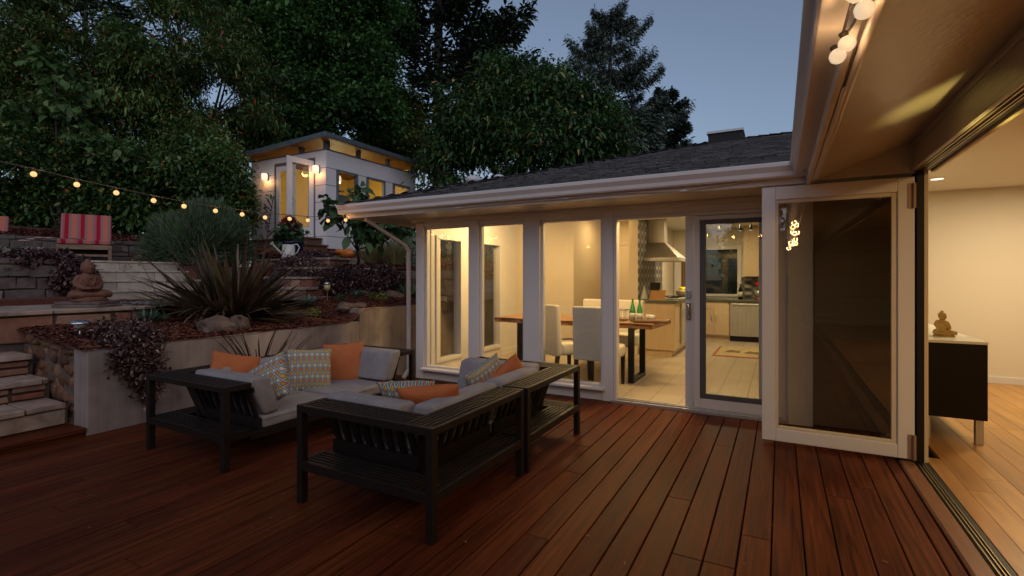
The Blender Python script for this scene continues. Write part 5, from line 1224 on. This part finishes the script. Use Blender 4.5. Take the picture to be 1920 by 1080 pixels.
for i, (w_, d_, hh) in enumerate(((.50, .36, .032), (.46, .34, .034))):
    m = Matrix.Translation((sp0.x, sp0.y, z)) @ Matrix.Rotation(R(30 + i * 5), 4, 'Z'); mb.box(-w_ / 2, w_ / 2, -d_ / 2, d_ / 2, 0, hh, m); z += hh + .001
tag(mb.build('stone_slab', M['dry'], bevel=.006), 'stacked dark stone slabs under the terracotta statue', 'slab')
# ------------------------------------------------------------------ right room
t = thing('sideboard', 'black sideboard with a white top and a metal leg inside the right room', 'sideboard', (1.2, 6, 0))
MB().box(1.02, 1.455, 5.285, 7.3, .205, .815).build('body', M['black'], t, bevel=.003)
MB().box(1.018, 1.458, 5.28, 7.305, .816, .838).build('top', M['stone_top'], t, bevel=.002)
for x in (1.05, 1.385):
    for y in (5.30, 7.2): MB().box(x, x + .05, y, y + .05, .006, .204).build('leg', M['steel'], t, bevel=.002)
p = atX(1766, 629, 1.33); statue('small ochre statue of a seated figure seen from behind on the sideboard', (1.25, 5.63, .850), R(128), .205, 'clay', 'small_statue')
MB().box(1.03, 1.17, 6.15, 6.35, .839, .865).build('box', M['paper'])
o = [q for q in col.objects if q.name == 'box'][0]; o.name = 'picture_card'; tag(o, 'cream card lying behind the small statue on the sideboard', 'card')
t = thing('ceiling_spot', 'bright recessed ceiling spot in the right room', 'ceiling light', (1.9, 8.0, 2.5)); p = atY(1757, 352, 7.4)
MB().lathe([(.06, 2.488), (.06, 2.4985)], (p.x, p.y, 0), 20).build('lamp', M['spot'], t); MB().lathe([(.075, 2.492), (.085, 2.499)], (p.x, p.y, 0), 24).build('trim_ring', M['whitegloss'], t)
t = thing('added_soffit_lamp', 'added slim lamp, unseen in the right room, making the soffit glow', 'floor lamp', (1.13, 3.08, .006))  # added out of view only to throw a yellow glow on the soffit
MB().lathe([(.07, .006), (.07, .02), (.02, .03)], (1.13, 3.08, 0), 20).build('base', M['iron'], t, smooth=True); MB().tube([(1.13, 3.08, .03), (1.13, 3.08, 1.40)], .011, 8).build('pole', M['iron'], t, smooth=True)
MB().lathe([(.03, 1.38), (.06, 1.46), (.07, 1.50), (.06, 1.50), (.03, 1.40)], (1.13, 3.08, 0), 18).build('bowl', M['brass'], t, smooth=True)
dv_ = Vector((.73, 3.30, 2.29)) - Vector((1.11, 3.09, 1.53))
lamp('added_soffit_light', 'SPOT', (1.11, 3.09, 1.53), 30, (1, .76, .18), t, .06, dv_.to_track_quat('-Z', 'Y').to_euler(), 40)
# ------------------------------------------------------------------ dining
t = thing('dining_table', 'live edge wooden dining table on black steel frame legs in the sunroom', 'table', (-2.4, 6.45, .03))
mb = MB(); rr = random.Random(81); top = []; n = 26
fr_e = [(-3.55 + 2.2 * i / n, 6.04 + .025 * math.sin(i * .9) + rr.uniform(-.012, .012)) for i in range(n + 1)]; bk = [(-1.30 - 2.2 * i / n, 6.92 + .03 * math.sin(i * .7) + rr.uniform(-.012, .012)) for i in range(n + 1)]
mb.prism([(x, y, .79) for x, y in fr_e + bk], (0, 0, -.065)); mb.build('top', M['slab'], t, bevel=.006)
mb = MB()
for (x0, y0), (x1, y1) in zip(fr_e[:-1], fr_e[1:]): mb.add([(x0, y0 - .004, .785), (x1, y1 - .004, .785), (x1, y1 + rr.uniform(-.004, .012), .728), (x0, y0 + .004, .728)], [(0, 1, 2, 3)])
mb.build('bark_edge', M['bark_edge'], t)
for x in (-1.68, -3.25):
    mb = MB(); mb.box(x, x + .075, 6.15, 6.19, .03, .725).box(x, x + .075, 6.72, 6.76, .03, .725).box(x, x + .075, 6.19, 6.72, .03, .075).box(x, x + .075, 6.19, 6.72, .69, .725); mb.build('leg_frame', M['iron'], t, bevel=.003)
def dchair():
    t = thing('dining_chair', 'x', 'dining chair', group='cream upholstered dining chairs around the table')
    b = MB(); b.prism([(-.235, .21, .36), (-.235, .305, .34), (-.235, .335, .98), (-.235, .25, .98)], (.47, 0, 0)); b.build('backrest', M['chair'], t, bevel=.028, seg=4, local=True, smooth=True, ang=25)
    MB().box(-.235, .235, -.28, .22, .35, .50).build('seat', M['chair'], t, bevel=.035, seg=4, local=True, smooth=True, ang=25)
    for x in (-.20, .20):
        for y, lean in ((-.25, 0), (.27, .05)):
            m_ = MB(); m_.add([(x - .022, y - .022, .36), (x + .022, y - .022, .36), (x + .022, y + .022, .36), (x - .022, y + .022, .36), (x - .015, y - .015 + lean, 0), (x + .015, y - .015 + lean, 0), (x + .015, y + .015 + lean, 0), (x - .015, y + .015 + lean, 0)], [(0, 1, 2, 3), (4, 5, 6, 7), (0, 1, 5, 4), (1, 2, 6, 5), (2, 3, 7, 6), (3, 0, 4, 7)])
            m_.build('leg', M['legs'], t, local=True)
    return t
ch = dchair()
for i, (x, y, a, lb) in enumerate(((-1.93, 5.83, 178, 'cream dining chair with its grey lit back to the glass, cut by the door post'), (-2.47, 5.99, 152, 'cream dining chair turned sideways behind the third pane'), (-2.03, 7.15, -2, 'cream dining chair across the table behind the green bottles'), (-2.50, 7.2, 4, 'cream dining chair across the table behind the wire basket'))):
    o = ch if i == 0 else copy_tree(ch); o.location = (x, y, .03); o.rotation_euler = (0, 0, R(a)); o['label'] = lb
t = thing('wire_basket', 'black wire basket on the dining table', 'basket', (-2.1, 6.35, .79)); mb = MB(); bx0, bx1, by0, by1, bz0, bz1 = -2.42, -1.75, 6.22, 6.48, .795, .93
for z in (bz0, bz1): mb.tube([(bx0, by0, z), (bx1, by0, z), (bx1, by1, z), (bx0, by1, z), (bx0, by0, z)], .004, 5)
for i in range(13):
    x = bx0 + (bx1 - bx0) * i / 12; mb.tube([(x, by0, bz1), (x, by0, bz0), (x, by1, bz0), (x, by1, bz1)], .0025, 5)
for i in range(5):
    y = by0 + (by1 - by0) * i / 4; mb.tube([(bx0, y, bz1), (bx0, y, bz0), (bx1, y, bz0), (bx1, y, bz1)], .0025, 5)
mb.build('wire', M['iron'], t); MB().tube([(bx0 - .012, 6.3, .90), (bx0 - .012, 6.4, .90)], .02, 8).build('handle', M['tray'], t)
for i, (x, y) in enumerate(((-2.24, 6.30), (-2.18, 6.36), (-2.30, 6.38))): tag(MB().ball((x, y, .835), .037, 12, 8, (1.2, 1, 1)).build('lemon', M['lemon'], smooth=True), 'yellow lemon in the wire basket on the dining table', 'lemon', 'lemons in the wire basket')
for i, (x, y) in enumerate(((-1.66, 6.30), (-1.56, 6.26))):
    t = thing('green_bottle', ['green glass bottle on the dining table, nearer the door post', 'green glass bottle on the dining table, further from the door post'][i], 'bottle', (x, y, .79), group='green bottles on the table')
    MB().lathe([(.036, 0), (.038, .02), (.038, .13), (.03, .18), (.014, .23), (.012, .285), (.015, .29)], (x, y, .79), 16).build('glass', M['bottle'], t, smooth=True); MB().lathe([(.0388, .03), (.0388, .11)], (x, y, .79), 16).build('label', M['lens'], t, smooth=True)
for i in range(2): tag(MB().lathe([(.03, 0), (.034, .08), (.03, .08), (.027, .01)], (-1.47 + .05 * i, 6.36 - .03 * i, .80), 14).build('tumbler', M['lens'], smooth=True), 'clear tumbler beside the green bottles', 'glass', 'tumblers on the dining table')
tag(MB().prism([(-1.60 + .0, 6.10, .793), (-1.20, 6.16, .793), (-1.18, 6.22, .80), (-1.30, 6.34, .79), (-1.62, 6.30, .793)], (0, 0, .035)).build('tray', M['tray'], bevel=.012), 'low brown wooden tray at the right end of the dining table', 'tray')
# ------------------------------------------------------------------ kitchen
t = thing('kitchen_island', 'maple counter run with a green top and steel cooktop beneath the range hood', 'counter', (-1.85, 9.4, .03))
MB().box(-2.145, -1.535, 8.51, 10.9, .13, .92).build('cabinet', M['maple'], t, bevel=.004); MB().box(-2.145, -1.59, 8.54, 10.9, .03, .13).build('plinth', M['maple'], t)
MB().box(-2.148, -1.50, 8.48, 10.93, .921, .965).build('worktop', M['counter'], t, bevel=.004)
MB().box(-1.534, -1.50, 8.95, 9.75, .20, .90).build('oven_front', M['steel'], t, bevel=.004)
MB().tube([(-1.47, 9.0, .80), (-1.47, 9.7, .80)], .011, 8).build('oven_handle', M['steel'], t, smooth=True)
mb = MB().box(-2.08, -1.53, 8.93, 9.77, .966, .978)
ck = mb.build('cooktop', M['steel'], t, bevel=.003); mb = MB()
for x in (-1.95, -1.68):
    for y in (9.1, 9.35, 9.6): mb.box(x - .1, x + .1, y - .006, y + .006, .985, 1.0).box(x - .006, x + .006, y - .1, y + .1, .985, 1.0)
mb.build('grate', M['iron'], ck)
MB().box(-2.149, -2.138, 8.5, 10.45, .968, 2.42).build('backsplash', M['splash'], house)
t = thing('range_hood', 'stainless steel chimney range hood in the kitchen', 'range hood', (-1.9, 9.35, 1.64))
m_ = MB(); m_.box(-2.137, -1.56, 8.86, 9.80, 1.64, 1.70)
m_.add([(-2.137, 8.86, 1.701), (-1.56, 8.86, 1.701), (-1.56, 9.80, 1.701), (-2.137, 9.80, 1.701), (-2.137, 9.20, 1.98), (-1.84, 9.20, 1.98), (-1.84, 9.47, 1.98), (-2.137, 9.47, 1.98)], [(0, 1, 5, 4), (1, 2, 6, 5), (2, 3, 7, 6), (4, 5, 6, 7), (0, 4, 7, 3), (0, 3, 2, 1)])
m_.build('canopy', M['steel'], t, bevel=.003); MB().box(-2.137, -1.85, 9.21, 9.46, 1.981, 2.42).build('duct', M['steel'], t, bevel=.002)
t = thing('cookbook_stand', 'wooden cookbook stand holding a tablet on the kitchen counter', 'book stand', (-1.85, 8.66, .966))
m_ = MB(); m_.prism([(-1.98, 8.60, .967), (-1.72, 8.60, .967), (-1.72, 8.70, 1.13), (-1.98, 8.70, 1.13)], (0, .018, .004)); m_.build('board', M['bamboo'], t, bevel=.004)
MB().prism([(-1.99, 8.68, 1.13), (-1.82, 8.68, 1.13), (-1.82, 8.74, 1.26), (-1.99, 8.74, 1.26)], (0, .012, .003)).build('tablet', M['black'], t, bevel=.003)
t = thing('decanter', 'clear glass decanter at the end of the kitchen counter', 'decanter', (-2.07, 8.6, .966)); MB().lathe([(.06, 0), (.065, .03), (.03, .13), (.02, .2), (.025, .21)], (-2.06, 8.58, .966), 14).build('glass', M['lens'], t, smooth=True); MB().ball((-2.06, 8.58, 1.19), .018, 8, 6).build('stopper', M['lens'], t, smooth=True)
bc = Vector((-1.62, 10.05, .966)); t = thing('fruit_bowl', 'woven cream bowl of yellow fruit on the kitchen counter', 'bowl', tuple(bc)); MB().lathe([(.10, 0), (.17, .06), (.19, .14), (.18, .14), (.15, .06), (.08, .02)], bc, 20).build('basket', M['wicker'], t, smooth=True)
for i in range(6): tag(MB().ball((bc.x + .09 * math.cos(i * 1.05), bc.y + .09 * math.sin(i * 1.05), bc.z + .15), .05, 12, 8).build('fruit', M['lemon'], smooth=True), 'yellow fruit heaped in the woven bowl', 'fruit', 'yellow fruit in the bowl')
t = thing('base_cabinet', 'maple base cabinets with steel bar handles left of the dishwasher', 'cabinet', (-1.1, 11.4, .03))
MB().box(-1.50, -.93, 11.16, 11.74, .13, .845).build('carcass', M['maple'], t, bevel=.003); MB().box(-1.50, -.93, 11.2, 11.74, .03, .13).build('plinth', M['maple'], t)
for i, x in enumerate((-1.495, -1.22)):
    d_ = MB().box(x, x + .268, 11.142, 11.159, .15, .68 if i == 0 else .84).build('door', M['maple'], t, bevel=.003); hx = x + (.04 if i else .225)
    MB().tube([(hx, 11.12, .42), (hx, 11.12, .62)], .006, 6).build('handle', M['steel'], d_, smooth=True)
MB().box(-1.495, -1.227, 11.142, 11.159, .69, .84).build('drawer', M['maple'], t, bevel=.003)
t = thing('dishwasher', 'stainless steel dishwasher under the green counter', 'dishwasher', (-.6, 11.4, .03)); MB().box(-.918, -.315, 11.15, 11.74, .14, .84).build('door', M['steel'], t, bevel=.006); MB().box(-.918, -.315, 11.18, 11.74, .03, .138).build('kick_plate', M['black'], t); MB().box(-.88, -.35, 11.128, 11.148, .775, .81).build('handle', M['steel'], t, bevel=.008)
MB().box(-.312, .78, 11.16, 11.74, .03, .845).build('end_cabinet', M['maple'], t, bevel=.003)
MB().box(-1.5, .79, 11.11, 11.745, .846, .89).build('worktop', M['counter'], t, bevel=.004)
MB().box(-.80, .79, 11.738, 11.749, .892, 1.36).build('wall_tiles', M['splash'], house)
t = thing('wall_cabinet', 'maple wall cabinet to the right of the dark kitchen window', 'cabinet', (-.2, 11.6, 1.37)); MB().box(-.68, .79, 11.42, 11.74, 1.362, 2.41).build('carcass', M['maple'], t, bevel=.003)
for x in (-.675, -.19): MB().box(x, x + .48, 11.402, 11.419, 1.37, 2.40).build('door', M['maple'], t, bevel=.003)
t = thing('kitchen_window', 'dark kitchen window in a white frame above the green counter', 'window', (-1.15, 11.74, .95)); f = MB()
for a0, a1, z0, z1 in ((-1.57, -1.49, .93, 2.03), (-.82, -.74, .93, 2.03), (-1.49, -.82, .93, .985), (-1.49, -.82, 1.955, 2.03)): f.box(a0, a1, 11.715, 11.749, z0, z1)
f.build('frame', M['white'], t, bevel=.004); MB().box(-1.49, -.82, 11.735, 11.745, .985, 1.955).build('pane', M['night'], t)
t = thing('curtained_window', 'white framed window with a brown curtain behind the fruit bowl', 'window', (-1.9, 11.7, .95)); f = MB()
for a0, a1, z0, z1 in ((-2.13, -2.05, .95, 1.85), (-1.66, -1.60, .95, 1.85), (-2.05, -1.66, .95, 1.0), (-2.05, -1.66, 1.79, 1.85)): f.box(a0, a1, 11.70, 11.749, z0, z1)
f.build('frame', M['white'], t, bevel=.004); mb = MB(); mb.grid(30, 1, lambda u, v: (-1.98 + .32 * u, 11.715 + .012 * math.sin(u * 40), 1.0 + .79 * v)); mb.build('curtain', M['curtain'], t, smooth=True); MB().box(-2.05, -1.98, 11.72, 11.73, 1.0, 1.79).build('blind', M['chair'], t)
t = thing('wine_bottle', 'dark wine bottle with a cream label on the kitchen counter', 'bottle', (-.73, 11.3, .89)); MB().lathe([(.04, 0), (.042, .2), (.016, .26), (.015, .32)], (-.73, 11.3, .89), 14).build('glass', M['winebottle'], t, smooth=True); MB().lathe([(.0428, .06), (.0428, .16)], (-.73, 11.3, .89), 14).build('label', M['paper'], t, smooth=True)
t = thing('stand_mixer', 'red stand mixer at the edge of the folding door', 'mixer', (-.33, 11.35, .89)); m_ = MB(); m_.box(-.44, -.2, 11.25, 11.45, .891, .93).beam((-.24, 11.35, .92), (-.26, 11.35, 1.17), .1, .1, (0, 1, 0)); m_.build('base', M['red'], t, bevel=.02); MB().tube([(-.44, 11.35, 1.2), (-.36, 11.35, 1.22), (-.2, 11.35, 1.2)], [.05, .07, .06], 14).build('head', M['red'], t, smooth=True); MB().lathe([(.05, .93), (.09, 1.0), (.1, 1.08), (.09, 1.08)], (-.38, 11.35, 0), 16).build('bowl', M['steel'], t, smooth=True)
t = thing('kitchen_rug', 'beige kitchen mat with a rust border and two dark dog shapes', 'rug', (-.6, 9.5, .031)); MB().box(-1.02, -.15, 8.95, 10.2, .031, .036).build('border', mat('rust_weave', (.36, .10, .04), None, rough=.9), t); MB().box(-.975, -.195, 9.02, 10.19, .0362, .039).build('field', mat('beige_weave', (.42, .32, .16), (.48, .37, .20), 30, .9), t)
for i, (x, y) in enumerate(((-.72, 9.55), (-.42, 9.5))): MB().prism([(x - .10, y - .12, .0392), (x + .0, y - .08, .0392), (x + .10, y - .14, .0392), (x + .08, y + .10, .0392), (x + .12, y + .22, .0392), (x - .0, y + .15, .0392), (x - .06, y + .25, .0392), (x - .10, y + .1, .0392), (x - .14, y - .02, .0392)], (0, 0, .001)).build('dog_shape', M['tray'], t)
t = thing('track_light', 'bronze ceiling track with small bright spots in the kitchen', 'ceiling light', (-.8, 9.5, 2.4)); m_ = MB(); m_.tube([(-1.08, 9.7, 2.31), (-.3, 9.45, 2.31)], .009, 6).tube([(-.75, 9.6, 2.31), (-.75, 9.6, 2.42)], .008, 6).tube([(-.67, 9.57, 2.31), (-.67, 9.57, 2.42)], .008, 6).lathe([(.06, 2.40), (.06, 2.419)], (-.71, 9.58, 0), 16); m_.build('rail', M['iron'], t)
for x, y in ((-.98, 9.67), (-.62, 9.55), (-.45, 9.5)):
    h_ = MB().lathe([(.012, 2.28), (.02, 2.22), (.035, 2.17)], (x, y, 0), 12).build('spot_head', M['iron'], t, smooth=True)
    if x > -.9: MB().lathe([(.001, 2.166), (.032, 2.168)], (x, y, 0), 12).build('lamp', M['spot'], h_)
for i, (u_, v_) in enumerate(((1345, 419), (1346, 424))):
    p = atY(u_, v_, 9.0 + i * .5); tag(MB().lathe([(.035, 0), (.035, .01)], (p.x, p.y, 2.405), 14).build('downlight', M['spot']), ['recessed kitchen downlight nearer the door', 'recessed kitchen downlight farther from the door'][i], 'ceiling light')
# ------------------------------------------------------------------ trees and hedges
def tree(label, base, blobs, m, ncl, per, L, Wd, r0, seed, cat='tree', name='garden_tree', group=None, part='crown', **k):
    return bush(name, label, cat, base, blobs, m, ncl, per, L, Wd, r0, group, seed, part, 'trunk', .45, **k)
def gb(u_, dep, z=None):
    p = at(u_, 450, dep); return (p.x, p.y, hillz(p.x, p.y) - .1 if z is None else z)
HG = 'broadleaf hedge shrubs along the left slope'
tree('dark laurel hedge shrub at the far left edge', gb(40, 12.6), [pxblob(40, 330, 12.6, 105, 75), pxblob(-20, 400, 12.4, 70, 60), pxblob(100, 395, 12.9, 60, 48)], 'lf_laurel', 4590, 8, (.055, .165), (.42, .56), .07, 101, 'hedge', 'laurel_hedge', HG, clump=0.42, spread=.11, inner=.35, gapth=-.22)
tree('dark laurel hedge shrub behind the striped lounge chair', gb(215, 12.9), [pxblob(205, 340, 12.9, 105, 75), pxblob(190, 405, 12.8, 60, 40), pxblob(270, 395, 13, 55, 48)], 'lf_laurel', 4320, 8, (.055, .165), (.42, .56), .07, 102, 'hedge', 'laurel_hedge', HG, clump=0.42, spread=.11, inner=.35, gapth=-.22)
tree('dark laurel hedge shrub between the lavender mound and the studio', gb(385, 13.4), [pxblob(375, 345, 13.4, 95, 70), pxblob(400, 350, 13.8, 34, 70), pxblob(400, 400, 13.2, 70, 40)], 'lf_laurel', 4050, 8, (.055, .165), (.42, .56), .07, 103, 'hedge', 'laurel_hedge', HG, clump=0.42, spread=.11, inner=.35, gapth=-.22)
tree('dark hedge shrub continuing beyond the left edge of the view', (-14.5, -2.5, 2.2), [((-14.5, -2.5, 3.6), (2.2, 2.4, 1.8)), ((-14.8, -4.5, 3.2), (2, 2, 1.6)), ((-15.5, -1.0, 5.0), (1.8, 2, 1.6))], 'lf_laurel', 2600, 8, (.08, .17), (.42, .56), .08, 109, 'hedge', 'laurel_hedge', HG, clump=.45, spread=.12, inner=.35)
tree('tall dark shrub filling the top left corner of the view', gb(40, 13.6), [pxblob(50, 110, 13.6, 100, 95), pxblob(-30, 130, 13.6, 80, 110), pxblob(115, 210, 13.5, 85, 90), pxblob(30, 250, 13.4, 90, 60), pxblob(75, 40, 13.6, 45, 40)], 'lf_loquat', 6200, 8, (.06, .18), (.32, .45), .10, 104, clump=0.50, spread=.13, inner=.35)
tree('olive green loquat tree with drooping leaf tips left of the studio', gb(330, 15), [pxblob(300, 110, 15, 120, 95), pxblob(420, 175, 15.2, 100, 85), pxblob(370, 265, 14.8, 105, 70), pxblob(235, 215, 14.6, 90, 85), pxblob(330, 30, 15.4, 90, 50), pxblob(485, 255, 16.8, 60, 45), pxblob(430, 100, 17.5, 70, 60), pxblob(455, 190, 17.5, 65, 55)], 'lf_loquat', 9000, 8, (.07, .20), (.24, .36), .13, 105, clump=0.55, spread=.13, inner=.35, droop=.6, gapth=-.2)
tree('tall bright green sweetgum tree rising behind the studio', gb(560, 19.5), [pxblob(600, 60, 19.5, 115, 105), pxblob(500, -40, 19.8, 130, 90), pxblob(680, 10, 19.3, 62, 90), pxblob(690, 130, 19.2, 55, 65), pxblob(610, 195, 19, 110, 55), pxblob(470, 85, 19.5, 95, 80), pxblob(555, 255, 19, 90, 42), pxblob(410, 10, 19.8, 80, 55), pxblob(700, 215, 19.4, 55, 50), pxblob(640, -80, 19.6, 110, 70)], 'lf_maple', 14500, 8, (.06, .19), (.7, 1.0), .2, 106, clump=0.75, spread=.16, inner=.3, gapth=-.2, droop=.35)
tree('yellow green leafy tree between the studio roof and the magnolia', gb(745, 23), [pxblob(745, 225, 23, 60, 55), pxblob(775, 290, 22, 50, 45), pxblob(720, 270, 22.5, 55, 45)], 'lf_yellow', 2200, 8, (.10, .18), (.5, .7), .14, 107, clump=0.70, spread=.15, inner=.3)
tree('broad magnolia with large glossy leaves behind the sunroom roof', gb(960, 16.5, 0), [pxblob(880, 235, 16.2, 78, 75), pxblob(985, 200, 16.2, 95, 68), pxblob(1075, 225, 16.2, 80, 70), pxblob(1000, 280, 15.8, 130, 55), pxblob(850, 300, 15.8, 65, 45), pxblob(1120, 275, 15.8, 60, 50), pxblob(930, 160, 16.4, 40, 30), pxblob(1040, 165, 16.4, 45, 28)], 'lf_magn', 7800, 8, (.08, .24), (.30, .42), .16, 108, clump=0.62, spread=.17, inner=.35, droop=.45, gapth=-.3)
bush('evergreen_shrub', 'dark evergreen shrub mass behind the sunroom, seen through its side windows', 'shrub', (-8.5, 15, .8), [pxblob(840, 420, 15.5, 80, 90), pxblob(930, 410, 15.8, 85, 90)], 'lf_laurel', 1500, 8, (.12, .2), (.42, .56), .06, None, 140, 'foliage', 'trunk', spread=.16, inner=.2)
bush('evergreen_shrub', 'dark evergreen shrub mass behind the kitchen end of the house', 'shrub', (-2.5, 17, .8), [pxblob(1060, 400, 16.5, 90, 100), pxblob(1180, 400, 17, 90, 95)], 'lf_laurel', 1300, 8, (.12, .2), (.42, .56), .06, None, 141, 'foliage', 'trunk', spread=.16, inner=.2)
bush('added_shrub', 'added unseen dark shrub behind the viewer, keeping sky out of the door glass', 'shrub', (-.2, -9.5, 0), [((-.2, -9.5, 2.0), (1.6, 1.2, 2.2)), ((-.1, -9.6, 5.0), (1.4, 1.2, 1.8))], 'lf_laurel', 3600, 8, (.15, .25), (.42, .56), .07, None, 150, 'foliage', 'trunk', spread=.18, inner=.1)  # added out of view so the door glass mirrors foliage, not bright sky
# climbing vine over the hedge
vb = [pxblob(90, 120, 12.2, 24, 45), pxblob(110, 190, 12.2, 30, 25), pxblob(30, 195, 12.1, 35, 22), pxblob(150, 165, 12.3, 40, 12), pxblob(140, 215, 12.2, 26, 28), pxblob(185, 270, 12.2, 36, 26), pxblob(215, 290, 12.3, 45, 16), pxblob(240, 80, 14, 50, 30)]
t = thing('grape_vine', 'bright green grape vine climbing over the dark hedge at the left', 'vine', gb(110, 12.2)); nmesh('foliage', crown(vb, 260, 3, (.13, .22), (.85, 1.05), .07, .45, inner=.2, gapth=-1, up=.1), 6, M['lf_vine'], t)
mb = MB()
for c, r in vb[:-1]: mb.tube([Vector(gb(110, 12.2)), Vector(c) + Vector((.1, .1, -.4)), c], [.03, .015, .006], 5)
mb.build('stem', M['trunk'], t)
def conifer(label, base, h, rbot, m, seed, nbr, npts, zlo=.12, droop=.25, uptip=.15, L=(.25, .5), Wd=.14, shape=.8, name='conifer', flat=.35, group=None, trunk_r=.3, hang=0, lean=0, top=.05):
    rg = np.random.default_rng(seed); rr = random.Random(seed); t = thing(name, label, 'tree', base); b = Vector(base); mb = MB()
    mb.tube([b, b + Vector((lean * .3, 0, h * .5)), b + Vector((lean, 0, h))], [trunk_r, trunk_r * .6, .03], 9)
    PB, DB, LB = [], [], []
    per = npts // nbr
    for i in range(nbr):
        f = zlo + (1 - zlo) * (i + rr.random()) / nbr; a = rr.uniform(0, 6.283); ln = rbot * (top + (1 - f) ** shape) * rr.uniform(.55, 1.12); z0 = h * f
        d = Vector((math.cos(a), math.sin(a), 0)); pts = []
        for s in range(7):
            q = s / 6; pts.append(b + Vector((lean * f, 0, z0)) + d * ln * q + Vector((0, 0, ln * (-droop * q + (droop + uptip) * q ** 2.2 * .9))))
        mb.tube(pts, [max(.012, trunk_r * .22 * (1 - f) + .015) * (1 - .85 * s / 6) for s in range(7)], 5)
        q = rg.uniform(.22, 1.0, per) ** .8; ii = np.minimum((q * 6).astype(int), 5); fr_ = q * 6 - ii; A = np.array([tuple(p) for p in pts]); c = A[ii] + (A[ii + 1] - A[ii]) * fr_[:, None]
        sd_ = np.array([-d.y, d.x, 0]); wid = ln * .30 * (1.05 - q) ** .6 + .1; off = rg.normal(size=per) * wid * .55
        up_ = rg.normal(size=per) * flat * .35 - hang * rg.uniform(0, 1, per) * .5
        c = c + sd_ * off[:, None] + np.array([0, 0, 1.0]) * up_[:, None] - np.array(d) * (np.abs(off) * .35)[:, None]
        dv_ = np.array(d) * .9 + sd_ * np.sign(off)[:, None] * .7 + rg.normal(size=(per, 3)) * .45; dv_[:, 2] += .15 - hang
        PB.append(c); DB.append(dv_)
    PB = np.concatenate(PB); DB = np.concatenate(DB); l = rg.uniform(*L, len(PB)); nmesh('crown', leaf_quads(PB, DB, l, l * Wd * 2.2, .15, .12), 6, M[m], t)
    mb.build('trunk', M['trunk'], t, smooth=True); return t
cb = at(822, 519, 27); conifer('huge dark cypress with spreading layered limbs behind the magnolia', (cb.x, cb.y, 2), 23, 6.3, 'lf_cyp', 201, 95, 46000, .20, .05, .35, (.25, .50), .15, .75, 'cypress_tree', .55, trunk_r=.42, top=.2)
cb = at(1140, 519, 30); conifer('tall blue green spruce standing free against the dusk sky', (cb.x, cb.y, 1), 16.3, 5.6, 'lf_spruce', 202, 92, 52000, .42, .24, .34, (.16, .32), .10, .5, 'spruce_tree', .28, hang=.7, trunk_r=.32, lean=.2, top=.10)
cb = at(1248, 519, 34); conifer('small rounded cypress at the right behind the roof ridge', (cb.x, cb.y, 1), 13.0, 3.4, 'lf_cyp', 203, 60, 17000, .25, .1, .3, (.25, .45), .15, .6, 'cypress_tree', .5, trunk_r=.25, top=.15)
cb = at(1180, 519, 26); conifer('low olive conifer between the magnolia and the roof ridge', (cb.x, cb.y, 1), 8.6, 4.0, 'lf_spruce', 204, 50, 13000, .2, .2, .2, (.25, .45), .13, .5, 'conifer_tree', .5, hang=.3, trunk_r=.2, top=.2)
cb = at(160, 519, 32); conifer('dark pine crown peeking over the hedge at the top left', (cb.x, cb.y, 4), 21.5, 6.0, 'lf_cyp', 205, 60, 15000, .45, .05, .3, (.3, .5), .15, .7, 'pine_tree', .5, trunk_r=.35, top=.2)
